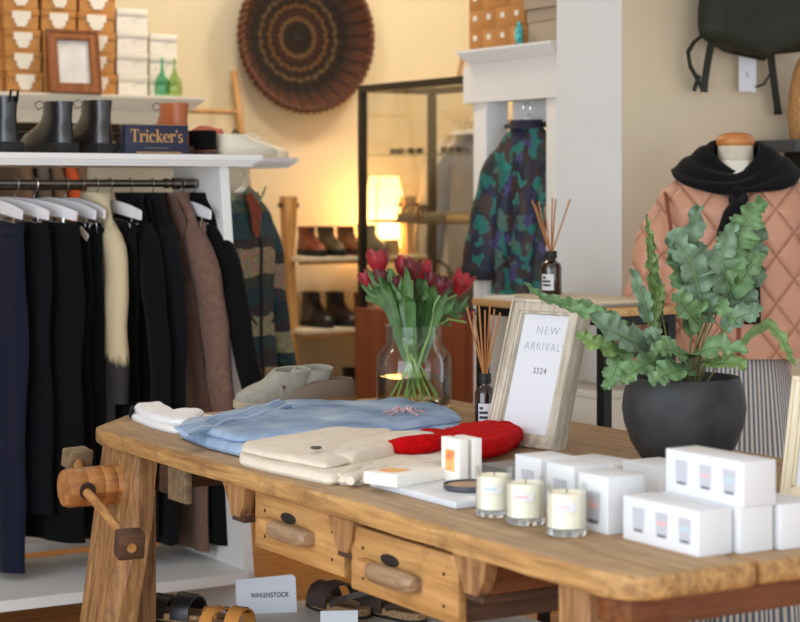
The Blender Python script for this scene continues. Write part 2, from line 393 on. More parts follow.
# --- ladder leaning at the back
t = thing('display_ladder', 'slim pale wooden ladder leaning on the cream wall beside the woven basket', 'ladder', (0, 0, 0))
tp = P(236.5, 71, y=7.9); lx = tp.x
for dx in (0, -.42): MB().tube([(lx+dx+.035, 7.45, .0), (lx+dx, 7.93, tp.z)], .0155, 10).out('rail', OAK, t)
for k in range(5):
    f = .905-.17*k; MB().tube([(lx-.41+.035*(1-f), lerp(7.45, 7.93, f), tp.z*f), (lx-.01+.035*(1-f), lerp(7.45, 7.93, f), tp.z*f)], .011, 8).out('rung', OAK, t)
h = thing('clip_hanger', 'small black clip hanger hung from the leaning pale wooden ladder', 'hanger', (0, 0, 0))
q = P(232, 113, y=7.86); MB().tube([q+Vector((0, 0, .01)), q+Vector((.0, -.03, -.01)), q+Vector((0, -.03, -.08))], .002, 6).out('hook', CHROME, h)
MB().tube([q+Vector((-.03, -.03, -.13)), q+Vector((0, -.03, -.075)), q+Vector((.035, -.03, -.13))], .008, 8).out('clip', BLACK_METAL, h)
# --- woven basket on the wall
def basket_mat():
    m, nt, b = nodes('woven_basket')
    tc = nt.nodes.new('ShaderNodeTexCoord'); sp = nt.nodes.new('ShaderNodeSeparateXYZ'); nt.links.new(tc.outputs['Object'], sp.inputs[0])
    def mth(op, a, bb=None):
        n = nt.nodes.new('ShaderNodeMath'); n.operation = op
        for i, v in enumerate((a, bb)):
            if v is None: continue
            if isinstance(v, (int, float)): n.inputs[i].default_value = v
            else: nt.links.new(v, n.inputs[i])
        return n.outputs[0]
    x, z = sp.outputs['X'], sp.outputs['Z']
    ang = mth('ARCTAN2', z, x)
    r0 = mth('SQRT', mth('ADD', mth('MULTIPLY', x, x), mth('MULTIPLY', z, z)))
    r = mth('ADD', r0, mth('MULTIPLY', mth('SINE', mth('MULTIPLY', ang, 18)), .004))
    rp = ramp(nt, [(0, (84, 74, 62)), (.08, (52, 40, 32)), (.22, (60, 42, 32)), (.27, (164, 124, 80)), (.31, (76, 36, 26)), (.36, (84, 44, 30)), (.41, (46, 32, 26)), (.45, (156, 108, 62)),
                   (.49, (62, 36, 26)), (.56, (48, 34, 26)), (.60, (140, 110, 70)), (.64, (50, 34, 27)), (.74, (40, 29, 25)), (.79, (72, 46, 32)), (.86, (84, 50, 34)), (.93, (104, 58, 36))])
    nt.links.new(mth('MULTIPLY', r, 1/.338), rp.inputs[0])
    wv = mth('MULTIPLY', mth('SINE', mth('MULTIPLY', ang, 64)), mth('SINE', mth('MULTIPLY', r0, 520)))
    dk = ramp(nt, [(.2, (70, 70, 70)), (.55, (255, 255, 255))]); nt.links.new(mth('ADD', mth('MULTIPLY', wv, .5), .5), dk.inputs[0])
    sg = ramp(nt, [(.78, (255, 255, 255)), (.95, (95, 85, 75))]); nt.links.new(mth('ADD', mth('MULTIPLY', mth('SINE', mth('MULTIPLY', ang, 30)), .5), .5), sg.inputs[0])
    mx = N(nt, 'ShaderNodeMixRGB', blend_type='MULTIPLY'); mx.inputs[0].default_value = .75; nt.links.new(rp.outputs[0], mx.inputs[1]); nt.links.new(dk.outputs[0], mx.inputs[2])
    m2 = N(nt, 'ShaderNodeMixRGB', blend_type='MULTIPLY'); m2.inputs[0].default_value = .8; nt.links.new(mx.outputs[0], m2.inputs[1]); nt.links.new(sg.outputs[0], m2.inputs[2])
    nt.links.new(m2.outputs[0], b.inputs['Base Color']); b.inputs['Roughness'].default_value = .65
    bump(nt, b, wv, .8, .006); return m
bc = P(309.5, 36, y=7.86)
BR = .345
t = thing('woven_basket', 'large round dark woven basket with tan rings hung on the back wall', 'basket', (bc.x, 7.999, bc.z))
prof = [(0, -.02), (.12, -.022), (.22, -.028), (.27, -.045), (.31, -.085), (.332, -.118), (.338, -.118), (.33, -.095), (.30, -.045), (.25, -.006), (.1, .0), (0, .0)]
m = MB(); n = 96
m.loft([[Vector((r*math.cos(2*PI*k/n), y, r*math.sin(2*PI*k/n))) for k in range(n)] for r, y in [(max(r, .001), y) for r, y in prof]])
m.out('bowl', basket_mat(), t)
m = MB(); nb = 64
for s in (0, 1):
    pts = []
    for k in range(nb*6+1):
        a = 2*PI*k/(nb*6); ph = a*nb/2+s*PI
        pts.append(Vector(((BR+.005+.010*math.cos(ph))*math.cos(a), -.118+.010*math.sin(ph), (BR+.005+.010*math.cos(ph))*math.sin(a))))
    m.tube(pts, .010, 6)
m.out('rim', plain('basket_rim', (92, 54, 36), .6, var=.25, vs=60), t)
# --- console table beyond the bench
t = thing('console_table', 'narrow console table with pale wood top and black metal legs behind the workbench', 'side table', (0, 0, 0))
CX0, CX1, CY0, CY1, CZ = 3.42, 3.72, 4.50, 5.21, 1.103
MB().span((CX0, CY0, CZ-.022), (CX1, CY1, CZ), .002).out('top', OAK_X, t)
for x in (CX0+.01, CX1-.045):
    for y in (CY0+.01, CY1-.045): MB().span((x, y, 0), (x+.03, y+.035, CZ-.022)).out('leg', BLACK_METAL, t)
m = MB()
for x in (CX0+.012, CX1-.04): m.span((x, CY0+.045, CZ-.05), (x+.026, CY1-.045, CZ-.022))
for y in (CY0+.012, CY1-.045): m.span((CX0+.04, y, CZ-.05), (CX1-.045, y+.026, CZ-.022))
m.out('apron', BLACK_METAL, t)
MB().span((CX0+.04, CY0+.012, .60), (CX1-.045, CY1-.012, .62)).out('shelf', OAK_X, t)
# --- dark wall shelf
t = thing('wall_shelf', 'dark grey wall shelf on the putty wall behind the mannequin', 'shelf', (0, 0, 0))
a = P(752, 147, y=YB)
MB().span((a.x, YB-.22, a.z-.018), (a.x+1.1, YB, a.z+.022), .003).out('board', plain('dark_grey_shelf', (66, 68, 70), .5), t)
for dx in (.15, .9): MB().span((a.x+dx, YB-.18, a.z-.10), (a.x+dx+.02, YB, a.z-.018)).out('bracket', BLACK_METAL, t)
b = P(798, 100, y=YB-.11)
t = thing('cork_holder', 'tall speckled tan cork vessel standing on the dark wall shelf', 'vase', (b.x+.045, YB-.11, a.z+.022))
MB().lathe([(.055, 0), (.062, .01), (.07, .10), (.062, .19), (.045, .26), (.03, .29), (.026, .29), (.03, .25), (.02, .2)]).out('body', plain('cork', (176, 128, 78), .85, var=.2, vs=120), t)
# --- low plinth under the bench
t = thing('display_plinth', 'low off white plinth under the workbench displaying sandals', 'plinth', (0, 0, 0))
MB().span((2.12, 2.7, .265), (2.95, 4.72, .30), .003).out('top', plain('plinth_white', (214, 212, 206), .6), t)
MB().span((2.16, 2.74, 0), (2.9, 2.78, .265)).out('end_panel', WHITE_PAINT, t); MB().span((2.16, 4.62, 0), (2.9, 4.66, .265)).out('end_panel', WHITE_PAINT, t)
# ================================================================ WORKBENCH
t = thing('workbench', 'old wooden carpenter workbench with leg vise and two drawers used as display table', 'table', (0, 0, 0))
random.seed(4)
def plank(poly, z0, z1, bev, jitter=0):
    m = MB(); pts = []
    for (a, b) in zip(poly, poly[1:]+poly[:1]):
        L = math.dist(a, b); k = max(1, int(L/.07))
        for i in range(k):
            q = lerp(Vector(a), Vector(b), i/k)
            if 0 < i: q += Vector((random.uniform(-1, 1), random.uniform(-1, 1)))*jitter
            pts.append(Vector((q.x, q.y, 0)))
    c = sum(pts, Vector())/len(pts)
    def ring(off, z): return [p-(p-c).normalized()*off+Vector((0, 0, z+random.uniform(-1, 1)*jitter*.5*(off > 0))) for p in pts]
    return m.loft([ring(bev, z0), ring(bev*.25, z0+bev*.7), ring(0, z0+bev*1.6), ring(0, z1-bev*1.4), ring(bev*.3, z1-bev*.5), ring(bev, z1)])
TB = TZ-.042
def out_top(m, name):
    o = m.out(name, [BENCH_TOP, BENCH_EDGE], t, smooth=50)
    for p in o.data.polygons:
        if p.normal.z < .8: p.material_index = 1
    return o
out_top(plank([(1.923, 2.53), (1.95, 2.475), (1.99, 2.458), (2.20, 2.465), (2.21, 5.0), (2.13, 5.03), (1.935, 4.80), (1.923, 4.72)], TB, TZ, .007, .0022), 'tabletop')
out_top(plank([(2.214, 2.462), (3.12, 2.44), (3.12, 5.04), (2.86, 5.03), (2.44, 4.955), (2.214, 4.95)], TB+.002, TZ-.001, .006, .0015), 'tabletop')
# legs, apron, stretchers
for x, y, w in ((1.97, 2.63, .095), (2.98, 2.63, .09), (2.98, 4.62, .09)):
    MB().span((x, y, 0), (x+.095, y+w, TB), .006).out('leg', BENCH_LEG, t)
MB().prism([(2.006, 0, TB), (2.05, 0, TB), (2.05, 0, 0), (1.98, 0, 0)], (0, 4.66, 0), (0, 4.80, 0)).out('leg', BENCH_LEG, t)
MB().span((2.065, 2.535, .715), (3.06, 2.565, TB)).out('apron', APRON_WOOD, t)
MB().span((1.985, 2.535, .715), (2.07, 2.63, TB), .003).out('apron', APRON_WOOD, t)
MB().span((3.0, 2.72, .66), (3.04, 4.62, TB)).out('apron', BENCH_DARK, t)
MB().span((2.10, 4.64, .66), (3.0, 4.68, TB)).out('apron', BENCH_DARK, t)
MB().span((2.0, 4.365, .665), (2.02, 4.475, TB), .004).out('bearer_block', BENCH_GREY, t)
MB().span((2.01, 4.475, .672), (2.05, 4.60, TB), .004).out('bearer_block', BENCH_DARK, t)
MB().span((2.02, 2.725, .12), (2.07, 4.6, .20)).out('stretcher', BENCH_DARK, t)
# leg vise
def jr(z, x0, x1, ya, yb, ch):   # cross-section of the jaw at height z with a chamfer on its near corner
    return [Vector((x0, ya, z)), Vector((x0, yb+ch, z)), Vector((x0+ch*.9, yb, z)), Vector((x1, yb, z)), Vector((x1, ya, z))]
jw = MB().loft([jr(0.02, 1.845, 1.945, 4.80, 4.655, .02), jr(.30, 1.885, 1.965, 4.79, 4.60, .025), jr(.60, 1.925, 1.99, 4.785, 4.545, .035), jr(.70, 1.938, 1.995, 4.785, 4.54, .012), jr(.745, 1.945, 2.0, 4.785, 4.54, .005), jr(TB-.002, 1.95, 2.003, 4.785, 4.54, .004)])
vise = jw.out('vise_jaw', BENCH_LEG, t, smooth=20)
m = MB(); prof = [(.0, 0), (.030, .0), (.046, .004), (.051, .016), (.051, .055), (.0495, .057), (.051, .06), (.0515, .1), (.050, .102), (.0515, .104), (.0515, .135), (.049, .139), (.051, .142), (.052, .19)]
n = 40; m.loft([[Vector((1.785+h, 4.66+max(r, 1e-4)*math.cos(2*PI*k/n), .684+max(r, 1e-4)*math.sin(2*PI*k/n))) for k in range(n)] for r, h in prof])
sc = m.out('screw', wood('vise_screw_wood', (120, 70, 34), (170, 112, 58), (196, 140, 80), 0, 7, .5, .6, (60, 38, 24)), t)
sc.parent = vise
n = 16; m = MB(); m.tube([(1.835, 4.615, .682), (1.835, 4.604, .680)], .0215, 20); o = m.out('socket', plain('socket_dark', (50, 30, 20), .8), sc)  # plain dark disc where the handle enters the screw
HW = wood('vise_bar_wood', (130, 84, 46), (176, 124, 72), (196, 146, 90), 1, 9, .5, .3)
hd = MB().tube([(1.835, 4.64, .684), (1.825, 4.45, .643), (1.805, 4.268, .603)], .0125, 14).out('handle', HW, vise)
ax = (Vector((1.805, 4.268, .603))-Vector((1.825, 4.45, .643))).to_track_quat('Y', 'Z').to_matrix()
MB().box((1.805, 4.262, .602), (.066, .05, .066), ax, .006).out('end_block', BENCH_DARK, hd)
MB().cyl(Vector((1.805, 4.262, .602))+ax @ Vector((.002, .024, .0)), Vector((1.805, 4.262, .602))+ax @ Vector((.002, .029, .0)), .0115, n=14).out('peg', HW, hd)
MB().tube([(1.85, 4.70, .694), (1.875, 4.78, .737)], .0125, 12).out('handle', HW, vise)
MB().box((1.878, 4.79, .741), (.07, .05, .05), (.2, 0, .2), .005).out('end_block', BENCH_GREY, vise)
# drawers with carved pulls
def drawer(ya, yb, zb, zt, xf, hz, hy):
    d = MB().span((xf, ya, zb), (xf+.02, yb, zt), .0025).out('drawer', DRAWER_WOOD, t)
    m = MB(); m.span((xf+.02, ya+.004, zb+.004), (xf+.52, ya+.018, zt-.012)); m.span((xf+.02, yb-.018, zb+.004), (xf+.52, yb-.004, zt-.012))
    m.span((xf+.02, ya+.018, zb+.006), (xf+.52, yb-.018, zb+.016)); m.span((xf+.5, ya+.018, zb+.016), (xf+.52, yb-.018, zt-.012)); m.out('drawer_box', BENCH_DARK, d)
    h = MB(); n = 18; L = .088; R = []
    for k in range(15):
        u = k/14*2-1; e = (1-abs(u)**5)
        R.append([Vector((xf-.012-.010*e+(.016+.004*e)*math.cos(2*PI*j/n), hy+u*L, hz+(.014+.007*e)*math.sin(2*PI*j/n))) for j in range(n)])
    h.loft(R); hh = h.out('handle', HANDLE_WOOD, d)
    MB().span((xf-.03, hy+L-.002, hz-.016), (xf+.001, hy+L+.045, hz+.017), .005).out('handle_block', DRAWER_WOOD, d)
    m = MB(); m.loft([[Vector((xf-.0015+dx, hy+.035+r*.036*math.cos(2*PI*j/16), hz+.026+r*.012*math.sin(2*PI*j/16))) for j in range(16)] for r, dx in ((1, .002), (1, 0), (.6, -.0004))]); m.out('finger_recess_shade', plain('recess_shade', (38, 26, 20), .9), d)  # raised dark disc; the hollow's shade is only in its colour
    for y in (ya+.05, yb-.05):
        for z in (zb+.03, zt-.04): MB().cyl((xf-.001, y, z), (xf+.002, y, z), .004, n=8).out('nail', BLACK_METAL, d)
drawer(3.47, 3.885, .643, .772, 1.955, .705, 3.685)
drawer(3.008, 3.418, .632, .764, 1.943, .690, 3.225)
for yc in (3.447, 2.955, 3.95):
    m = MB(); m.prism([(0, yc+.065, TB), (0, yc-.055, TB), (0, yc-.045, .735), (0, yc-.025, .705), (0, yc+.022, .705), (0, yc+.03, .73)], (1.935, 0, 0), (1.962, 0, 0)).out('runner_end', BENCH_LEG, t)
    MB().span((1.963, yc-.03, .706), (2.62, yc+.03, TB)).out('drawer_runner', APRON_WOOD, t)
    MB().span((1.942, yc-.034, .692), (2.62, yc+.026, .705)).out('runner_lip', BENCH_DARK, t)
# ================================================================ THINGS ON THE BENCH
def flat_poly(pix, z=TZ): return [tuple(T(a, b, z))[:2] for a, b in pix]
def fabric(name, c, **k): return plain(name, c, .85, var=k.get('var', .05), vs=k.get('vs', 40), bs=.3, bsc=600, sheen=.1, spec=.2)
# folded white tee with navy edge
t = thing('folded_tee', 'folded white top with a navy edge at the far left end of the workbench', 'top', (0, 0, 0))
TEE = fabric('white_knit', (236, 236, 238), var=.01)
MB().puffy(flat_poly([(131, 420), (135, 414), (158, 413), (178, 422), (214, 419), (218, 425), (200, 436), (172, 434), (150, 428)]), TZ+.0005, .018, .004, 20, 1).out('fold', TEE, t)
MB().puffy(flat_poly([(133, 418), (137, 413.5), (158, 412.5), (176, 422), (205, 421), (190, 432), (170, 431), (150, 426)]), TZ+.017, .017, .004, 20, 2).out('fold', TEE, t)
a = T(131.5, 419); b = T(134.5, 414.5); MB().strap([a+Vector((0, 0, .004)), a+Vector((-.004, .004, .018)), a+Vector((0, 0, .032))], .05, .004, (b-a)).out('navy_trim', NAVY_CLOTH, t)
# jeans
def denim_mat():
    m, nt, b = nodes('light_blue_denim')
    n = N(nt, 'ShaderNodeTexNoise', Scale=7.0, Detail=4.0); nt.links.new(coord(nt), n.inputs['Vector'])
    r = ramp(nt, [(.32, (104, 130, 164)), (.5, (138, 164, 196)), (.7, (174, 194, 216))]); nt.links.new(n.outputs[0], r.inputs[0])
    w = N(nt, 'ShaderNodeTexNoise', Scale=500.0, Detail=2.0); nt.links.new(coord(nt, (1, 3, 1)), w.inputs['Vector'])
    mx = N(nt, 'ShaderNodeMixRGB', blend_type='OVERLAY'); mx.inputs[0].default_value = .35; nt.links.new(r.outputs[0], mx.inputs[1]); nt.links.new(w.outputs[0], mx.inputs[2])
    nt.links.new(mx.outputs[0], b.inputs['Base Color']); b.inputs['Roughness'].default_value = .85; bump(nt, b, w.outputs[0], .3, .002); return m
DEN = denim_mat(); DEN2 = plain('dark_denim_seam', (96, 118, 154), .85, var=.1, vs=200, bs=.3)
t = thing('folded_jeans', 'folded light blue jeans with a drawcord lying across the workbench', 'jeans', (0, 0, 0))
MB().puffy(flat_poly([(178, 438), (205, 449), (240, 458), (300, 456), (390, 450), (440, 441), (464, 434), (452, 425), (410, 415), (350, 418), (290, 416), (230, 428)]), TZ+.0005, .028, .004, 8, 3, rings=24, n=160).out('fold', DEN, t)
MB().puffy(flat_poly([(179, 437), (205, 447), (236, 455), (300, 450), (388, 444), (436, 438), (463, 433), (450, 423), (405, 413), (350, 417), (288, 414), (230, 426)]), TZ+.027, .018, .007, 7, 4, rings=24, n=160, dome=.010).out('fold', DEN, t)
wa, wb = T(181, 432, TZ+.046), T(287, 405, TZ+.060)
m = MB(); pts = [wa.lerp(wb, k/12)+Vector((.01*math.sin(k), 0, .002+.003*math.sin(k*1.7))) for k in range(13)]
m.strap(pts, .045, .008, Vector((.8, -.4, -.25))); wbnd = m.out('waistband', DEN, t)
for off in (.017, -.017):
    m = MB(); rr = []
    m.tube([wa.lerp(wb, k/24)+Vector((.8, -.4, -.25)).normalized()*off+Vector((.01*math.sin(k/2), 0, .0068+.003*math.sin(k*.85))) for k in range(25)], .0016, 6)
    m.out('stitching', plain('pale_thread', (196, 206, 220), .8), wbnd)
c0 = T(404, 412, TZ+.056)
m = MB()
for k in range(5):
    a = k*1.3; m.tube([c0+Vector((.012*math.cos(a), .012*math.sin(a), .002)), c0+Vector((.02*math.cos(a+.6), .02*math.sin(a+.6), .012)), c0+Vector((.035*math.cos(a+1.0), .035*math.sin(a+1), .003)), c0+Vector((.06*math.cos(a+.9), .06*math.sin(a+.9), -.003))], .0028, 6)
m.out('drawcord', plain('mixed_cord', (196, 150, 150), .8, var=.35, vs=150), t)
# cream trousers
CRM = fabric('cream_cotton', (226, 214, 196), var=.02); 
t = thing('folded_trousers', 'folded cream cotton trousers with a dark button in front of the jeans', 'trousers', (0, 0, 0))
MB().puffy(flat_poly([(239, 466), (270, 474), (331, 487), (362, 480), (396, 458), (400, 446), (345, 438), (300, 447), (262, 454), (240, 458)]), TZ+.0005, .024, .003, 13, 5, rings=24, n=160).out('fold', CRM, t)
MB().puffy(flat_poly([(241, 463), (270, 470), (326, 481), (372, 469), (394, 456), (393, 443), (345, 436), (300, 446), (262, 453), (243, 457)]), TZ+.0235, .014, .003, 10, 6, rings=24, n=160, dome=.012).out('fold', CRM, t)
m = MB()
m.puffy(flat_poly([(338, 486), (362, 486), (400, 476), (450, 468), (446, 456), (400, 457), (350, 468), (334, 478)]), TZ+.0007, .022, .004, 14, 7, rings=18, n=140); m.out('trouser_leg', CRM, t)
m = MB(); m.puffy(flat_poly([(330, 474), (352, 475), (395, 464), (440, 458), (436, 449), (396, 448), (348, 460), (326, 467)]), TZ+.022, .022, .004, 14, 8, rings=18, n=140, dome=.008); m.out('trouser_leg', CRM, t)
for i, (px, py, r) in enumerate(((338, 478, .014), (350, 481, .013), (363, 479, .011))):
    p = T(px, py, TZ+.014); q = T(px+22, py-11, TZ+.022); MB().tube([p, p.lerp(q, .3), p.lerp(q, .7), q], [r*.8, r, r*.95, r*.6], 14, flat=.9).out('rolled_fold', CRM, t)
p = T(316, 449, TZ+.052); MB().lathe([(.009, 0), (.013, .002), (.013, .005), (.010, .006), (.009, .005), (0, .005)], 20).out('button', plain('dark_button', (52, 44, 40), .4), t, loc=p)
# red knit
RED = plain('red_knit', (186, 8, 14), .9, var=.08, vs=60, bs=.5, bsc=250, spec=.1)
t = thing('folded_jumper', 'crumpled bright red knitted jumper tucked behind the cream trousers', 'jumper', (0, 0, 0))
MB().puffy(flat_poly([(390, 452), (425, 458), (470, 463), (505, 455), (521, 446), (514, 436), (480, 432), (440, 436), (402, 440)]), TZ+.0005, .024, .006, 18, 9, rings=20, n=140, dome=.006).out('body', RED, t)
MB().puffy(flat_poly([(446, 461), (480, 466), (508, 458), (524, 448), (520, 440), (496, 437), (460, 442), (444, 450)]), TZ+.020, .028, .006, 18, 10, rings=20, n=140, dome=.010).out('fold', RED, t)
MB().tube([T(384, 448, TZ+.030), T(402, 446, TZ+.042), T(425, 444, TZ+.044), T(450, 441, TZ+.036)], [.016, .024, .026, .020], 16, flat=.9).out('sleeve', RED, t)
# marble board, small card boxes, round dish
MARBLE = plain('white_marble', (212, 215, 220), .3, var=.03, vs=9)
t = thing('marble_board', 'thin white marble board lying near the front edge of the bench', 'board', (0, 0, 0))
MB().span((2.052, 3.185, TZ), (2.30, 3.53, TZ+.014), .003).out('slab', MARBLE, t)
SUN = None
def sunrise_mat():
    m, nt, b = nodes('orange_print'); tc = nt.nodes.new('ShaderNodeTexCoord'); gr = nt.nodes.new('ShaderNodeTexNoise'); gr.inputs['Scale'].default_value = 26
    nt.links.new(tc.outputs['Object'], gr.inputs['Vector']); r = ramp(nt, [(.3, (232, 110, 70)), (.48, (240, 170, 100)), (.62, (238, 206, 130)), (.75, (244, 226, 206))]); nt.links.new(gr.outputs[0], r.inputs[0])
    nt.links.new(r.outputs[0], b.inputs['Base Color']); b.inputs['Roughness'].default_value = .6; return m
SUN = sunrise_mat(); SOFTCARD = plain('ivory_card', (240, 236, 228), .6)
zt = TZ+.014
a = T(378, 483, zt); b = T(397, 488, zt); c = T(453, 478, zt)
def soapbox(label, loc, rz, W, D, H, img, group=None):
    t = thing('soap_carton', label, 'carton', loc, rz, group)
    MB().span((-W/2, 0, 0), (W/2, D, H), .0012).out('carton', SOFTCARD, t)
    return t
u = (c-b); W = u.length; v = (a-b); 
t = soapbox('small ivory carton lying flat on the marble board', b.lerp(c, .5), math.atan2(u.y, u.x), W, .095, .026, None)
MB().span((-W*.36, .03, .0262), (-W*.05, .085, .0266)).out('printed_picture', SUN, t)
cn = T(459.5, 483.5, zt)
for lab, dx in (('ivory carton with orange picture standing upright nearest on the marble board', 0), ('ivory carton standing right behind the upright carton with the orange picture', .034)):
    W = .073; t = soapbox(lab, (cn.x+dx, cn.y+W/2, zt), -PI/2, W, .023, .093, None)
    MB().span((-W*.26, -.0004, .022), (W*.24, .0, .068)).out('printed_picture', SUN, t)
    MB().span((-W*.12, -.0004, .078), (W*.1, .0, .081)).out('printed_line', LABEL_WHITE, t)
p = T(471, 489, zt)
t = thing('round_dish', 'round dark rimmed dish with a tan centre on the marble board', 'dish', p)
MB().lathe([(0, 0), (.054, 0), (.058, .003), (.058, .012), (.056, .0125), (.054, .008), (0, .006)], 40).out('dish', plain('slate_rim', (64, 64, 70), .5), t)
MB().lathe([(0, .0061), (.0535, .0075), (.0535, .0085), (0, .0085)], 40).out('filling', plain('tan_balm', (182, 146, 108), .5, var=.1, vs=60), t)
# candles
CGL = glass('candle_glass', (.995, .998, .995), .35); WAX = plain('cream_wax', (250, 247, 226), .5); BASEG = solid_glass('thick_glass_base', (250, 252, 250))
def candle(label, px, py, r, h, tint, grp):
    p = T(px, py)
    t = thing('candle', label, 'candle', p, math.radians(-31), grp)
    MB().lathe([(r*.93, .002), (r, .008), (r, h), (r-.0022, h), (r-.0022, .013)], 40, cap=False).out('glass', CGL, t)
    MB().lathe([(0, 0), (r*.9, 0), (r*.97, .004), (r*.985, .013), (r*.94, .0135), (0, .0125)], 40).out('glass_base', BASEG, t)
    MB().lathe([(0, .0145), (r-.003, .0145), (r-.003, h-.016), (r-.006, h-.0175), (0, h-.0175)], 40).out('wax', WAX, t)
    MB().tube([(0, 0, h-.018), (.001, 0, h-.009)], .0012, 6).out('wick', DARKTXT, t)
    m = MB(); n = 12; R = []
    for k in range(n+1):
        a = math.radians(-132+64*k/n); R.append([Vector(((r+dr)*math.cos(a), (r+dr)*math.sin(a), z)) for dr, z in ((.0003, h*.50), (.0009, h*.50), (.0009, h*.68), (.0003, h*.68))])
    l = m.loft(R).out('label', CARD, t)
    m = MB(); R = []
    for k in range(n+1):
        a = math.radians(-126+40*k/n); R.append([Vector(((r+dr)*math.cos(a), (r+dr)*math.sin(a), z)) for dr, z in ((.0009, h*.575), (.0012, h*.575), (.0012, h*.615), (.0009, h*.615))])
    m.loft(R).out('printed_line', plain('print_'+tint[0], tint[1], .7), l)
    return t
candle('cream candle in clear glass with a bluish printed label, farthest of the three', 494, 515, .037, .095, ('teal', (176, 206, 214)), 'glass candles at the bench edge')
candle('cream candle in clear glass, middle one with pink printed label', 525.5, 523, .0385, .094, ('pink', (232, 176, 176)), 'glass candles at the bench edge')
candle('cream candle in clear glass, nearest one beside the white candle carton', 566.5, 534, .0385, .094, ('rose', (226, 190, 190)), 'glass candles at the bench edge')
# white candle cartons
PRG = plain('print_grey', (188, 189, 196), .6); PRD = plain('print_dark', (112, 106, 114), .6); PRP = plain('print_pink', (206, 180, 178), .6); PRT = plain('print_teal', (182, 196, 194), .6)
def candle_print(par, y, z, w, h, lab):
    """printed picture of a candle glass on the -x face of a carton"""
    e = -.0004
    m = MB(); m.mi = 0; m.prism([(0, y-w*.5, z), (0, y+w*.5, z), (0, y+w*.58, z+h), (0, y-w*.58, z+h)], (e, 0, 0), (.0002, 0, 0))
    m.mi = 1; m.prism([(0, y-w*.36, z+h*.02), (0, y+w*.36, z+h*.02), (0, y+w*.42, z+h*.13), (0, y-w*.42, z+h*.13)], (e*1.8, 0, 0), (e, 0, 0))
    m.mi = 2; m.prism([(0, y-w*.4, z+h*.5), (0, y+w*.4, z+h*.5), (0, y+w*.4, z+h*.64), (0, y-w*.4, z+h*.64)], (e*1.8, 0, 0), (e, 0, 0))
    m.out('printed_candle', [PRG, PRD, lab], par, smooth=0)
def carton3(label, x, y0, y1, z, w=.075, h=.08, grp='white three candle cartons', yaw=0):
    t = thing('candle_carton', label, 'carton', (x, y0, z), yaw, grp); L = y1-y0
    MB().span((0, 0, 0), (w, L, h), .0012).out('carton', CARD, t)
    for f, l in ((.18, PRT), (.48, PRP), (.79, PRG)): candle_print(t, L*f+.0, .018, .030, .045, l)
    return t
carton3('long white carton with three candle pictures lying lowest and nearest on the bench', 2.145, 2.548, 2.762, TZ)
carton3('long white carton directly under the upper carton of the stack, mostly hidden', 2.228, 2.535, 2.752, TZ)
carton3('long white carton rightmost in the lower row of the stack', 2.314, 2.525, 2.735, TZ, w=.09)
carton3('long white carton with three candle pictures topmost on the stack before the pot', 2.236, 2.535, 2.751, TZ+.0805)
def carton1(label, px, py, w, d, h, yaw=0, pr=True, z=TZ):
    p = T(px, py, z); t = thing('candle_carton', label, 'carton', p, yaw, 'white single candle cartons')
    MB().span((0, 0, 0), (d, w, h), .0012).out('carton', CARD, t)
    if pr: candle_print(t, w*.5, .014, w*.42, h*.58, PRP)
    return t
carton1('square white candle carton with window picture beside the nearest candle', 608, 535, .092, .088, .106)
carton1('square white candle carton behind the nearest glass candle', 574, 520, .092, .088, .102)
carton1('square white candle carton behind the middle glass candle, leftmost of the row', 541, 508, .092, .088, .098)
carton1('flat white carton behind the row of square candle cartons below the sign frame', 612, 489, .16, .10, .05, .12, False)
carton1('flat white carton in front of the dark plant pot beside stacked cartons', 658, 497, .12, .10, .062, 0, False)
p = T(514, 484); t = thing('slate_coaster', 'flat grey slab behind the far glass candle', 'slab', (p.x, p.y, TZ), 0)
MB().span((0, 0, 0), (.16, .14, .028), .002).out('slab', plain('mid_grey', (120, 120, 124), .6), t)
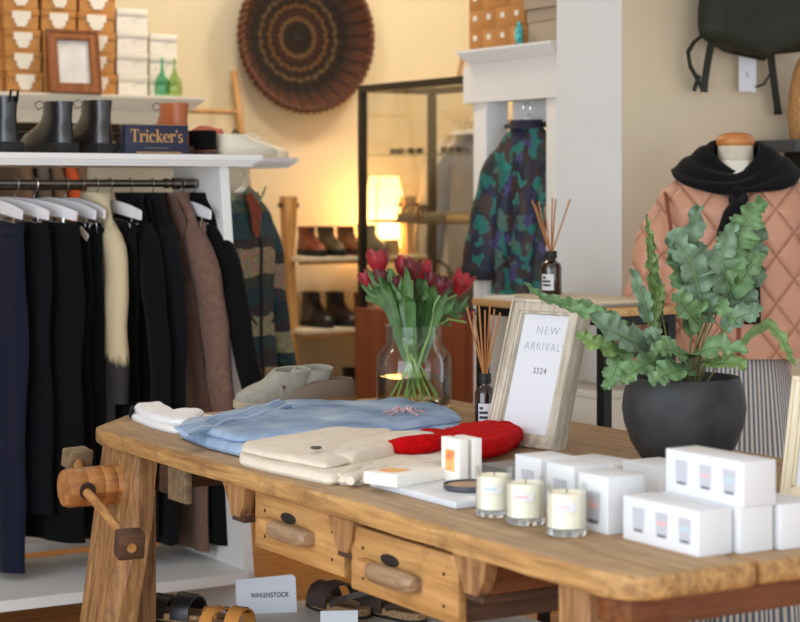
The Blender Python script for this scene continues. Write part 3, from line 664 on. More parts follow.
# framed signs
FRAMEW = wood('whitewashed_frame', (150, 138, 120), (196, 186, 168), (222, 214, 200), 2, 7, .65, .55, (110, 92, 74))
def sign_frame(name, label, loc, yaw, W, H, D, bw, lean, mat, group=None, paper=PAPER):
    t = thing(name, label, 'picture frame', loc, (-lean, 0, yaw))
    t.rotation_euler = (Matrix.Rotation(yaw, 3, 'Z') @ Matrix.Rotation(-lean, 3, 'X')).to_euler()
    m = MB()
    for s in (-1, 1):
        xo, xi = s*W/2, s*(W/2-bw)
        m.loft([[Vector((xo, 0, 0)), Vector((xi, 0, bw)), Vector((xi, D*.35, bw)), Vector((xi, D, bw)), Vector((xo, D, 0))], [Vector((xo, 0, H)), Vector((xi, 0, H-bw)), Vector((xi, D*.35, H-bw)), Vector((xi, D, H-bw)), Vector((xo, D, H))]])
    for z, zi in ((0, bw), (H, H-bw)):
        m.loft([[Vector((-W/2, 0, z)), Vector((-W/2+bw, 0, zi)), Vector((-W/2+bw, D, zi)), Vector((-W/2, D, z))], [Vector((W/2, 0, z)), Vector((W/2-bw, 0, zi)), Vector((W/2-bw, D, zi)), Vector((W/2, D, z))]])
    fr = m.out('frame', mat, t, smooth=20)
    m = MB(); b2 = bw*.45
    for s in (-1, 1): m.span((s*(W/2-bw)-s*.0, .004, bw), (s*(W/2-bw-.006), D*.4, H-bw))
    m.span((-W/2+bw, .004, bw), (W/2-bw, D*.4, bw+.006)); m.span((-W/2+bw, .004, H-bw-.006), (W/2-bw, D*.4, H-bw)); m.out('inner_lip', mat, t)
    m = MB()
    for s in (-1, 1): m.span((s*(W/2-.001), -.005, .003), (s*(W/2-.008), .001, H-.003), .001)
    m.span((-W/2+.008, -.005, H-.009), (W/2-.008, .001, H-.002)); m.span((-W/2+.008, -.005, .002), (W/2-.008, .001, .009)); m.out('outer_bead', mat, t)
    pp = MB().span((-W/2+bw, D*.38, bw), (W/2-bw, D*.42, H-bw)).out('sheet', paper, t)
    MB().span((-W/2+.01, D*.9, .01), (W/2-.01, D*.95, H-.01)).out('backboard', BLACK_METAL, t)
    return t, pp
bl = T(484, 442); br = T(553, 451); u = br-bl
t, pp = sign_frame('picture_frame', 'whitewashed wooden frame with NEW ARRIVALS sheet leaning back on the bench', bl.lerp(br, .5), math.atan2(u.y, u.x), u.length, .378, .045, .030, math.radians(17), FRAMEW)
D_ = .045*.38-.0006; W_ = u.length
LT = plain('pale_print', (168, 172, 180), .7)
text('lettering', 'NEW', .030, LT, pp, (0.008, D_, .292), (PI/2, 0, 0), 1.25, -.0006)
text('lettering', 'ARRIVALS', .030, LT, pp, (.008, D_, .250), (PI/2, 0, 0), 1.2, -.0006, .9)
text('lettering', 'SS24', .022, plain('grey_print', (124, 128, 136), .7), pp, (.008, D_, .190), (PI/2, 0, 0), 1.35, .0002, .8)
MB().strap([(0, .044, .26), (0, .105, -.02)], .06, .004, (1, 0, 0)).out('easel_back', BLACK_METAL, t, rot=(0, 0, 0))
p = T(779, 497)
t, pp = sign_frame('picture_frame', 'pale bare wood picture frame at the right edge behind the white cartons', (p.x+.045, p.y-.10, TZ), math.radians(-68), .22, .255, .03, .022, math.radians(14), wood('bare_frame', (196, 178, 146), (220, 206, 178), (232, 220, 196), 2, 6, .6))
for k, w in enumerate((.07, .05, .06)): MB().span((-w/2, .0104, .06+k*.018), (w/2, .0112, .063+k*.018)).out('printed_line', LT, pp)
# reed diffusers
def diffuser(label, loc, r, h, neck, reeds, grp, lblname, rlabels, yaw):
    t = thing('diffuser_bottle', label, 'diffuser', loc, yaw)
    MB().lathe([(0, 0), (r*.95, 0), (r, .004), (r, h*.80), (r*.9, h*.90), (neck*1.1, h*.98), (neck, h), (neck, h*1.10)], 36).out('bottle', plain('dark_amber_glass', (40, 20, 10), .08, coat=.6), t)
    MB().lathe([(neck*1.25, h*1.04), (neck*1.3, h*1.06), (neck*1.3, h*1.24), (neck*1.2, h*1.26), (neck*.6, h*1.26), (neck*.6, h*1.2)], 28).out('collar', BLACK_SOLE, t)
    m = MB(); n = 10; R = []
    for k in range(n+1):
        a = math.radians(-140+72*k/n); R.append([Vector(((r+dr)*math.cos(a), (r+dr)*math.sin(a), z)) for dr, z in ((.0002, h*.14), (.0008, h*.14), (.0008, h*.60), (.0002, h*.60))])
    l = m.loft(R).out('label', CARD, t)
    m = MB()
    for zz, a0, a1 in ((.50, -132, -112), (.40, -134, -86), (.29, -132, -86)):
        R = [[Vector(((r+dr)*math.cos(math.radians(a)), (r+dr)*math.sin(math.radians(a)), z)) for dr, z in ((.0008, h*zz-.004), (.0011, h*zz-.004), (.0011, h*zz+.003), (.0008, h*zz+.003))] for a in [lerp(a0, a1, j/5) for j in range(6)]]
        m.loft(R)
    m.out('printed_lines', DARKTXT, l)
    for (dx, dz), lab in zip(reeds, rlabels):
        # reed fans in the camera-independent plane across the neck
        q = thing('reed', lab, 'reed', loc, 0, grp)
        dv = Vector((CS, -SN, 0))*dx*1.2+Vector((SN, CS, 0))*(.02*math.sin(dx*90)); n0 = dv.normalized()*min(neck*.4, dv.length*.2) if dv.length else Vector()
        MB().tube([-n0*.8+Vector((0, 0, h*.35)), n0+Vector((0, 0, h*1.27)), dv+Vector((0, 0, dz))], .0025, 6).out('stick', REED, q)
p = T(485, 429)
k = lambda px, py, d: (px, py)
ord_ = ('leftmost', 'second from left', 'third from left', 'middle', 'third from right', 'second from right', 'rightmost')
diffuser('dark amber reed diffuser bottle with white label on the bench left of the sign frame', p, .0275, .118, .0125, [(-.040, .325), (-.026, .315), (-.014, .33), (.0, .318), (.012, .335), (.022, .32), (.034, .312)], 'reeds in the bench diffuser', '', ['%s wooden reed in the diffuser bottle on the bench' % s for s in ord_], math.radians(-31)+.15)
p = P(550, 286, z=CZ); p = Vector((3.55, p.y*3.55/p.x, CZ)) if False else P(551, 291.5, z=CZ+.012)
p = Vector((3.56, 3.56*(CS-SN*.0799)/(SN+CS*.0799), CZ+.020))
diffuser('dark brown reed diffuser bottle standing on magazines on the console table', p, .034, .112, .015, [(-.050, .305), (-.042, .29), (-.034, .30), (-.018, .285), (.004, .312), (.014, .308), (.050, .308)], 'reeds in the console diffuser', '', ['%s wooden reed in the diffuser bottle on the console table' % s for s in ord_], math.radians(-31)-.2)
# magazines on console
for i, (x0, y0, x1, y1, z0, c, lab) in enumerate(((3.44, 4.62, 3.68, 5.17, CZ, (232, 230, 226), 'white magazine at the bottom of the pile on the console table'), (3.47, 4.58, 3.69, 5.04, CZ+.0105, (206, 190, 164), 'tan magazine on top of the pile on the console table'))):
    o = MB().span((x0, y0, z0), (x1, y1, z0+.010), .001).out('magazine', plain('mag%d' % i, c, .5)); tag(o, lab, 'magazine')
t = thing('storage_box', 'cream storage box on the lower shelf of the console table', 'box', (3.5, 4.62, .62))
MB().span((0, 0, 0), (.15, .5, .2), .003).out('box', plain('cream_board', (222, 214, 198), .7), t); MB().span((-.004, -.004, .2), (.154, .504, .225), .003).out('lid', plain('cream_board', (0, 0, 0)), t)
# ================================================================ VASE OF TULIPS
vp = T(414, 407)
t = thing('glass_vase', 'clear glass shouldered vase half filled with water holding red tulips', 'vase', vp)
VG = glass('vase_glass', (.99, .995, .992), .42)
R0 = .112
MB().lathe([(0, 0), (R0*.9, 0), (R0*.98, .006), (R0, .02), (R0, .135), (R0*.97, .155), (R0*.86, .172), (R0*.76, .182), (R0*.735, .192), (R0*.735, .232), (R0*.77, .240), (R0*.77, .243), (R0*.70, .240), (R0*.705, .19), (R0*.83, .170), (R0*.94, .150), (R0*.965, .130), (R0*.965, .02), (R0*.9, .010), (0, .010)], 56).out('vase', VG, t)
m, nt, b = nodes('water'); nt.nodes.remove(b)
tr = N(nt, 'ShaderNodeBsdfTransparent'); tr.inputs[0].default_value = (.90, .93, .82, 1); gl = N(nt, 'ShaderNodeBsdfGlossy'); gl.inputs['Roughness'].default_value = .0
mx = N(nt, 'ShaderNodeMixShader'); lw = N(nt, 'ShaderNodeLayerWeight', Blend=.2); nt.links.new(lw.outputs['Fresnel'], mx.inputs[0]); nt.links.new(tr.outputs[0], mx.inputs[1]); nt.links.new(gl.outputs[0], mx.inputs[2]); nt.links.new(mx.outputs[0], nt.nodes['Material Output'].inputs[0])
MB().lathe([(0, .012), (R0*.89, .012), (R0*.955, .022), (R0*.955, .0925), (R0*.945, .090), (0, .090)], 48).out('water', m, t)
PETAL = plain('tulip_red', (156, 12, 26), .5, var=.18, vs=60, sheen=.2); PETALD = plain('tulip_dark', (92, 10, 24), .5, var=.18, vs=60, sheen=.2); PETALP = plain('tulip_rose', (160, 22, 44), .5, var=.15, vs=60, sheen=.2)
STEM = plain('tulip_stem', (136, 172, 96), .5); LEAF = plain('tulip_leaf', (76, 114, 60), .4, var=.14, vs=25)
random.seed(11)
def leafblade(m, pts, w, nrm, nv=6):
    """lance shaped blade along pts, folded slightly along its midrib"""
    pts = [Vector(p) for p in pts]; L = len(pts)
    def fn(u, v):
        f = u*(L-1); i = min(int(f), L-2); q = f-i
        p0 = pts[max(i-1, 0)]; p1 = pts[i]; p2 = pts[i+1]; p3 = pts[min(i+2, L-1)]
        p = .5*((2*p1)+(p2-p0)*q+(2*p0-5*p1+4*p2-p3)*q*q+(3*p1-p0-3*p2+p3)*q**3); d = (p2-p1).normalized()
        sd = d.cross(nrm).normalized(); c = v*2-1
        ww = w*(math.sin(PI*min(1, u**.8*.93+.07))**.75)
        return p+sd*c*ww+nrm*(abs(c)*ww*.35+.1*w*math.sin(u*7+c))
    m.grid(fn, 18, nv)
tul = [((381, 262), .034, PETAL, 'large red tulip standing highest at the left of the vase'), ((404, 267), .027, PETALP, 'rosy red tulip at the top middle beside two other blooms'), ((422, 272), .030, PETAL, 'bright red tulip at the top centre right of the bunch'),
       ((369, 279), .022, PETALP, 'small rosy tulip at the far left edge of the bunch'), ((384, 279), .026, PETALD, 'dark red tulip under the highest left bloom'), ((391, 289), .020, PETALD, 'small dark red tulip low at left between leaves'),
       ((397, 282), .017, PETALD, 'narrow closed red tulip between left and middle blooms'), ((412, 270), .026, PETALD, 'dark red tulip wedged between the top middle blooms'), ((411, 284), .022, PETALD, 'deep red tulip just below the top middle blooms'),
       ((431, 281), .022, PETALD, 'half hidden dark tulip right of centre'), ((440, 286), .024, PETALD, 'dark red upright tulip at right of centre'), ((457, 283), .032, PETAL, 'large red tulip at the right of the bunch'),
       ((466, 315), .020, PETALD, 'drooping dark tulip low at the right side'), ((376, 290), .017, PETALP, 'tiny rosy bud low at the far left')]
def tulip(px, py, r, mat, lab, i):
    d = 5.63+random.uniform(-.07, .09); hp = P(px, py, d=d)-vp
    rad = Vector((hp.x, hp.y, 0)); k = min(1, .066/max(rad.length, .001))
    neck = Vector((rad.x*k*.7, rad.y*k*.7, .215)); a = random.uniform(0, 6.28); base = Vector((-rad.x*k*.8+.035*math.cos(a), -rad.y*k*.8+.035*math.sin(a), .03))
    if base.length > .09: base *= .09/base.length; base.z = .03
    r *= 1.12; t = thing('tulip', lab, 'tulip', vp, 0, None)
    mid = neck.lerp(hp, .55)+Vector((0, 0, .012)); top = hp-Vector((0, 0, r*1.0))
    MB().tube([base, base.lerp(neck, .55), neck, mid, top], .0036, 8).out('stem', STEM, t)
    ax = (top-mid).normalized(); ax = (ax+Vector((0, 0, 1.4))).normalized(); s, q = frame_of(ax)
    m = MB()
    op = .9 if r > .024 else .62
    for j in range(6):
        a0 = j*PI/3+i; rr = r*(1.0 if j % 2 else .9)
        def fn(u, v, a0=a0, rr=rr):
            c = v*2-1; w = math.sin(PI*(u*.86+.06))**.7
            rad_ = rr*(.15+.85*math.sin(min(1, u*1.5)*PI/2))*(op+.10*(u > .7)*(u-.7)*3)
            a = a0+c*.78*w
            return top+ax*(u*rr*2.1-.12*rr*c*c)+(s*math.cos(a)+q*math.sin(a))*(rad_*(1-.08*c*c)+.03*rr*(j % 2))
        m.grid(fn, 10, 6)
    m.out('flower', mat, t)
    for L in range(5 if i % 3 else 6):
        m = MB(); oa = math.atan2(rad.y, rad.x)+random.uniform(-1.2, 1.2); od = Vector((math.cos(oa), math.sin(oa), 0)); ln = random.uniform(.78, 1.06); hz = hp.z*ln
        b0 = neck*.55+Vector((0, 0, .06)); b0.z = .13
        p2 = neck+od*.02+Vector((0, 0, .05)); p3 = Vector((hp.x*ln*.8, hp.y*ln*.8, 0))+od*random.uniform(-.02, .06)+Vector((0, 0, lerp(.30, hz, .75))); p4 = p3+od*random.uniform(.0, .04)+Vector((0, 0, random.uniform(.0, .05)))
        nr = (Vector((-SN, -CS, .25))+od*.5).normalized(); leafblade(m, [b0, p2, p2.lerp(p3, .6)+Vector((0, 0, .012)), p3, p4], random.uniform(.011, .019), nr); m.out('leaf', LEAF, t)
for i, (pp_, r, mt, lab) in enumerate(tul): tulip(*pp_, r, mt, lab, i)

# ================================================================ FERN IN DARK POT
pb = T(684, 463); Yp = 4.45
t = thing('potted_fern', 'blue green fern with lobed wavy fronds in a round dark charcoal pot', 'potted plant', pb)
MB().lathe([(0, 0), (.085, 0), (.10, .012), (.124, .05), (.140, .095), (.145, .130), (.141, .165), (.132, .196), (.130, .203), (.124, .204), (.121, .198), (.13, .16), (.132, .12), (.0, .11)], 64).out('pot', plain('charcoal_pot', (44, 45, 46), .65, var=.3, vs=14, bs=.25, bsc=90), t)
MB().lathe([(0, .172), (.06, .178), (.1, .172), (.128, .165), (.05, .15), (0, .15)], 40).out('soil', plain('soil', (52, 38, 28), .95, var=.4, vs=90, bs=.8, bsc=60), t)
FERN = [plain('fern_green', (100, 132, 88), .55, var=.16, vs=40), plain('fern_blue', (108, 134, 108), .55, var=.14, vs=40), plain('fern_lime', (120, 146, 84), .55, var=.14, vs=30)]
def frond(path, w, lobes, mi, tilt=.25, seed=0, stemfrom=None, ruff=1.0, d0=Yp, roll=0):
    pts = [P(px, py, d=d0+dd)-pb for px, py, dd in path]; L = len(pts)
    def curve(u):
        f = u*(L-1); i = min(int(f), L-2); q = f-i
        p0 = pts[max(i-1, 0)]; p1 = pts[i]; p2 = pts[i+1]; p3 = pts[min(i+2, L-1)]
        return .5*((2*p1)+(p2-p0)*q+(2*p0-5*p1+4*p2-p3)*q*q+(3*p1-p0-3*p2+p3)*q**3)
    view = Vector((-SN, -CS, tilt)).normalized()
    def fn(u, v):
        c = v*2-1; p = curve(u); d = (curve(min(1, u+.02))-curve(max(0, u-.02))).normalized()
        nr = Matrix.Rotation(roll, 3, d) @ view
        sd = d.cross(nr).normalized(); nn = sd.cross(d)
        ph = u*lobes*.8+(.5 if c > 0 else 0); lb = abs(math.sin(PI*ph))**.55
        env = math.sin(PI*min(1, .06+.94*u**.75*.985))**.65
        sub = .17*abs(math.sin(PI*ph*3.3+seed))*(.4+.6*lb)
        ww = w*env*(.36+.52*lb+sub)*(1+.18*noise.noise(Vector((u*9, c*2, seed))))
        return p+sd*c*ww+d*(abs(c)**1.5*ww*.22)+nn*ruff*(w*.17*c*c*math.sin(2*PI*ph*1.5+seed+c)+w*.06*math.sin(PI*ph*4)*abs(c))+nn*(.25*w*abs(c)-.1*w)
    fr = MB().grid(fn, 110, 10).out('frond', FERN[mi], t, smooth=70)
    MB().tube([curve(k/14)+Vector((-SN, -CS, 0))*.0006 for k in range(14)], [lerp(.0019, .0007, k/13) for k in range(14)], 6).out('midrib', plain('fern_rib', (122, 150, 92), .5), fr)
    if stemfrom:
        a = P(*stemfrom, d=d0)-pb; b = pts[0]; a = Vector((max(-.07, min(.07, a.x*.6)), max(-.07, min(.07, a.y*.6)), .17)); m_ = a.lerp(b, .5)+Vector((0, 0, .02)); MB().tube([a, m_, b], .0022, 6).out('stem', plain('fern_stem', (116, 112, 62), .5), fr)
    return fr
frond([(640, 345, .02), (612, 322, .06), (588, 308, .06), (565, 303, .04), (543, 297, .02), (524, 283, 0)], .020, 9, 0, .5, 1, (655, 376))
frond([(655, 366, -.02), (640, 345, -.10), (622, 335, -.14), (605, 326, -.16), (590, 314, -.17)], .042, 4.5, 1, .6, 2, (660, 376))
frond([(640, 352, -.05), (618, 350, -.12), (600, 345, -.15), (585, 338, -.15), (576, 333, -.15)], .024, 5, 2, .5, 3, (655, 376))
frond([(628, 346, -.06), (618, 360, -.14), (612, 376, -.16), (604, 390, -.17)], .028, 4, 0, .6, 4, (650, 374))
frond([(657, 330, .04), (654, 300, .05), (651, 270, .05), (649, 240, .05), (646, 214, .04)], .017, 8, 2, .1, 5, (668, 376), 1.4, roll=.5)
frond([(662, 316, .06), (658, 285, .06), (653, 250, .06), (652, 232, .06)], .013, 7, 0, .1, 6, (668, 376), 1.4, roll=-.6)
frond([(648, 322, 0), (645, 305, -.02), (638, 285, -.03), (631, 268, -.03)], .021, 3, 1, .1, 7, (668, 376))
frond([(703, 322, .0), (700, 300, -.04), (694, 270, -.06), (690, 240, -.06), (699, 206, -.04)], .050, 6, 1, .15, 8, (690, 376), 1.2)
frond([(694, 300, .02), (686, 280, -.05), (678, 255, -.07), (670, 232, -.07)], .038, 5, 0, .2, 9, (690, 376), 1.2)
frond([(706, 290, .02), (722, 268, -.06), (738, 240, -.08), (750, 218, -.08), (762, 197, -.07)], .048, 7, 0, .15, 10, (695, 376), 1.3)
frond([(738, 316, .02), (745, 295, -.03), (752, 265, -.05), (757, 240, -.05), (764, 226, -.05)], .036, 6, 1, .15, 11, (700, 376), 1.2)
frond([(716, 300, 0), (708, 285, -.04), (714, 262, -.06), (728, 246, -.07)], .034, 4.5, 1, .2, 12, (698, 376))
frond([(724, 330, -.04), (735, 318, -.06), (752, 312, -.08), (762, 306, -.08)], .027, 4, 1, .3, 13, (705, 376))
frond([(712, 300, -.02), (722, 306, -.05), (730, 316, -.06), (740, 322, -.06)], .022, 3, 0, .3, 14, (705, 376))
frond([(690, 358, -.02), (700, 350, -.12), (722, 346, -.15), (748, 352, -.17)], .034, 5, 0, .7, 15, (690, 376))
frond([(700, 362, -.04), (718, 362, -.13), (735, 362, -.16), (746, 370, -.18)], .026, 4, 2, .7, 16, (695, 376))
frond([(690, 362, -.06), (678, 352, -.13), (665, 348, -.17), (652, 352, -.19)], .034, 4.5, 0, .7, 17, (688, 376))
frond([(690, 368, -.06), (676, 370, -.15), (662, 375, -.18), (650, 384, -.19)], .034, 4.5, 0, .7, 18, (688, 376))
frond([(740, 345, .0), (765, 325, .0), (780, 336, -.02), (788, 352, -.03), (795, 366, -.03)], .015, 6, 2, .3, 19, (715, 374))
frond([(668, 372, -.05), (658, 345, -.10), (650, 335, -.12), (662, 330, -.13)], .022, 4, 1, .5, 20, (680, 376))
frond([(692, 335, 0), (690, 318, -.03), (700, 308, -.05), (707, 300, -.05)], .020, 3, 0, .3, 21, (690, 376))

frond([(708, 318, .02), (702, 292, -.03), (690, 262, -.08), (676, 240, -.09), (668, 246, -.09)], .040, 5, 1, .2, 31, (692, 376), 1.2)
frond([(702, 326, -.02), (690, 312, -.07), (680, 300, -.09), (672, 300, -.10)], .034, 4, 0, .3, 32, (690, 376))
frond([(722, 300, .01), (740, 280, -.06), (754, 262, -.09), (762, 262, -.09)], .034, 4, 0, .2, 33, (698, 376), 1.2)
frond([(735, 310, .02), (728, 285, -.04), (722, 255, -.08), (736, 222, -.09)], .040, 5, 1, .2, 34, (700, 376), 1.2)
frond([(672, 360, -.06), (650, 362, -.13), (632, 372, -.17), (622, 384, -.18)], .030, 4, 0, .6, 35, (670, 376))
frond([(636, 342, -.02), (622, 330, -.05), (606, 318, -.06), (585, 312, -.05), (566, 308, -.04)], .026, 6, 0, .5, 36, (655, 376))
frond([(652, 330, .03), (655, 308, .03), (660, 292, .02), (662, 284, .02)], .018, 4, 2, .1, 37, (665, 376), 1.3)

# ================================================================ SHOES
def outline(s, hw, y0, y1, z, n=24, toe=.15):
    R = []
    for k in range(n):
        a = 2*PI*k/n; cx, sy = math.cos(a), math.sin(a)
        yy = (y0+y1)/2+(y1-y0)/2*math.copysign(abs(sy)**.85, sy)
        waist = 1-.14*math.exp(-((yy/s-.38)/.16)**2)
        R.append(Vector((hw*math.copysign(abs(cx)**.85, cx)*(1-toe*max(0, sy))*waist, yy, z)))
    return R
def shoe(name, label, loc, rz, L, W, prof, mats, group=None, laces=0, sole_h=.024, cuff=None, cat='boot', heel=0, liningc=None, loop=False, pitch=0):
    """toe along local +y; prof = (z, back, front, half width) as fractions of L and W"""
    um, sm, lm = mats
    t = thing(name, label, cat, loc, (0, 0, rz), group)
    m = MB(); m.loft([outline(L, W*.50, -.01*L, L*1.01, 0), outline(L, W*.53, -.015*L, L*1.015, sole_h*.3), outline(L, W*.53, -.012*L, L*1.012, sole_h)])
    if heel: m.span((-W*.40, -.002, 0), (W*.40, L*.27, heel), .006)
    m.out('sole', sm, t)
    R = [outline(L, W*h, L*b, L*f, z) for z, b, f, h in prof]
    z, b, f, h = prof[-1]
    R.append(outline(L, W*h*.86, L*(b+.03), L*(f-.03), z-.002)); R.append(outline(L, W*h*.82, L*(b+.04), L*(f-.04), z-.045 if z > .1 else z-.018))
    u = MB().loft(R).out('upper', um, t, smooth=60)
    zz = z-.044 if z > .1 else z-.017
    MB().loft([outline(L, W*h*.81, L*(b+.045), L*(f-.045), zz), outline(L, W*h*.6, L*(b+.1), L*(f-.1), zz+.001)]).out('insole', liningc or plain('shoe_lining', (70, 56, 46), .8), t)
    if laces:
        m = MB()
        for k in range(laces):
            z_ = lerp(prof[2][0]+.012, prof[-1][0]-.012, k/max(1, laces-1)); f_ = interp([(p[0], p[2]) for p in prof], z_)*L; hw = W*.2
            m.tube([(-hw, f_-.014, z_-.004), (-hw*.5, f_+.001, z_), (hw*.5, f_+.001, z_+.002), (hw, f_-.014, z_-.002)], .0022, 5)
        for s in (-1, 1): m.tube([(0, f*L, z-.01), (s*.012, f*L+.022, z+.006), (s*.026, f*L+.03, z-.004), (s*.02, f*L+.022, z-.024), (0, f*L+.004, z-.012)], .0018, 5)
        m.out('laces', lm, t)
    if loop: MB().strap([(-.014, b*L-.002, z-.02), (-.012, b*L-.012, z+.018), (.012, b*L-.012, z+.018), (.014, b*L-.002, z-.02)], .012, .002, (0, 1, .2)).out('pull_loop', lm, t)
    return t
BOOT = [(.022, 0, 1, .50), (.045, -.005, .985, .49), (.065, 0, .90, .46), (.085, .01, .70, .42), (.11, .02, .56, .36), (.135, .02, .50, .36), (.165, .01, .49, .39), (.172, .01, .485, .39)]
def zs(prof, k): return [(z*k, a, b, c) for z, a, b, c in prof]
SHZ0 = 1.576
def shelfpt(px, y): p = P(px, 155, y=y); return Vector((p.x, y, SHZ0))
BL3 = (BLACK_LEATHER, BLACK_SOLE, BLACK_METAL)
shoe('ankle_boot', 'black chelsea boot with heel loop, leftmost on the rack shelf', shelfpt(13, 5.66), .22, .27, .105, zs(BOOT, 1.03), BL3, None, 0, .028, heel=.035, loop=True)
shoe('ankle_boot', 'black lace up boot in the middle of the three on the rack shelf', shelfpt(69, 5.65), .2, .27, .098, zs(BOOT, .96), BL3, None, 6, .028, heel=.034)
shoe('ankle_boot', 'black brown lace up boot with burgundy sheen, right one of three on the shelf', shelfpt(108, 5.65), .2, .275, .100, zs(BOOT, 1.0), (plain('oxblood_black', (36, 27, 28), .3, coat=.3), BLACK_SOLE, BLACK_METAL), None, 6, .028, heel=.034)
shoe('ankle_boot', 'tan leather lace up boot behind the dark shop sign on the shelf', shelfpt(184, 5.71), .12, .27, .105, zs(BOOT, 1.0), (TAN_LEATHER, BROWN_SOLE, plain('lace_brown', (84, 56, 36), .7)), None, 7, .026, heel=.03)
LOW = [(.018, 0, 1, .5), (.028, -.005, .99, .49), (.038, 0, .90, .46), (.050, 0, .72, .42), (.062, .01, .56, .40), (.072, .02, .48, .38)]
shoe('low_boot', 'black suede low boot with brown sole right of the tan boot', shelfpt(211, 5.68), .05, .22, .095, [(.018, 0, 1, .5), (.05, 0, .95, .5), (.075, 0, .8, .48), (.082, .02, .76, .46)], (BLACK_CLOTH, BROWN_SOLE, BLACK_METAL), None, 0, .014, cat='shoe')
o = thing('folded_scarf', 'small coral pink folded cloth behind the black suede low boot', 'cloth', shelfpt(206, 5.98)+Vector((0, 0, 0))); MB().puffy([(-.06, -.04), (.06, -.04), (.06, .04), (-.06, .04)], 0, .10, .012, 20, 3).out('cloth', plain('coral_cloth', (206, 120, 96), .85), o)
WS = (plain('white_sneaker', (232, 226, 206), .6, bs=.1, bsc=80), plain('white_sole', (226, 218, 196), .6), WHITE_PAINT)
shoe('sneaker', 'white low sneaker in front, beside the black suede boot on the shelf', shelfpt(217, 5.74), -PI/2+.12, .235, .09, LOW, WS, None, 4, .024, cat='sneaker')
shoe('sneaker', 'white low sneaker behind, its toe at the very end of the shelf', Vector((3.05, 6.32, 1.58)), -PI/2-.02, .26, .095, LOW, WS, None, 4, .024, cat='sneaker')
# grey canvas shoes on the bench
def strapped(t, col):
    t.rotation_euler.y = -.20; t.location.z += .010
    MB().strap([(-.040, .105, .040), (-.034, .112, .066), (-.012, .116, .083), (.012, .116, .083), (.034, .112, .066), (.040, .105, .040)], .022, .003, (0, 1, .4)).out('strap', col, t)
    MB().lathe([(0, 0), (.006, 0), (.006, .003), (0, .003)], 14).out('eyelet', plain('brown_button', (96, 58, 38), .5), t, loc=(-.036, .11, .062), rot=(0, -1.2, 0))
GS = (plain('grey_canvas', (158, 154, 142), .8, var=.05, vs=60, bs=.25, bsc=400), plain('beige_sole', (190, 176, 148), .7), plain('grey_lace', (180, 176, 166), .7))
SN_ = [(.018, 0, 1, .5), (.038, 0, .985, .48), (.056, 0, .84, .44), (.072, 0, .64, .40), (.090, -.02, .56, .38), (.104, -.03, .50, .37)]
a = T(303, 405); t1 = shoe('canvas_shoe', 'pale grey canvas slip on shoe nearest the jeans, toe to the left', a, 1.75, .25, .095, SN_, GS, None, 0, .02, cat='shoe', liningc=plain('light_lining', (196, 192, 182), .8))
strapped(t1, GS[0])
a = T(326, 403); t1 = shoe('canvas_shoe', 'pale grey canvas slip on shoe behind its twin on the bench', a, 1.65, .25, .095, SN_, GS, None, 0, .02, cat='shoe', liningc=plain('light_lining', (196, 192, 182), .8))
strapped(t1, GS[0])
a = T(353, 402); t2 = shoe('mule', 'dark grey lined clog with cork sole behind the grey canvas shoes', a, 1.75, .25, .10, [(.02, 0, 1, .5), (.035, .0, .99, .5), (.055, .0, .93, .47), (.068, .02, .72, .43), (.076, .05, .6, .40)], (plain('taupe_felt', (120, 104, 90), .9), plain('cork_sole', (150, 106, 68), .8, var=.2, vs=150), BLACK_METAL), None, 0, .024, cat='shoe', liningc=plain('grey_felt', (96, 98, 104), .9))
# shoes on the A frame rack
def rackshoe(label, px, lev, rz, mats, k, L=.27, lace=5, dz=0):
    p = P(px, 250, y=7.84); return shoe('ankle_boot', label, Vector((p.x, 7.85, SHZ[lev])), rz, L, .10, zs(BOOT, k), mats, None, lace, .03)
BRS = plain('lace_dark', (40, 32, 28), .7)
RS = [('rust red lace up boot, leftmost on the upper shoe rack shelf', 303, 0, 3.0, (RUST_LEATHER, BLACK_SOLE, BRS), .78), ('olive brown hiking boot second from left on the upper rack shelf', 322, 0, 3.0, (OLIVE_LEATHER, BLACK_SOLE, BRS), .78),
      ('brown leather boot beside the lamp on the upper rack shelf', 341, 0, 3.05, (plain('mid_brown_leather', (112, 66, 38), .45), BROWN_SOLE, BRS), .78), ('dark green black boot right in front of the glowing lamp', 361, 0, 3.1, (plain('dark_green_leather', (42, 40, 32), .5), BLACK_SOLE, BRS), .82),
      ('black boot, left one on the middle shoe rack shelf', 306, 1, 3.1, BL3, .92), ('dark brown boot, right one on the middle shoe rack shelf', 330, 1, 3.1, (DKBROWN_LEATHER, BLACK_SOLE, BRS), .9), ('reddish boot half hidden beside the cabinet on the middle shelf', 358, 1, 3.1, (RUST_LEATHER, BLACK_SOLE, BRS), .85),
      ('dark brown boot, left one on the lowest shoe rack shelf', 310, 2, 3.3, (DKBROWN_LEATHER, BROWN_SOLE, BRS), 1.0), ('black boot, right one on the lowest shoe rack shelf', 346, 2, 3.2, BL3, .85)]
for a_ in RS: rackshoe(*a_)
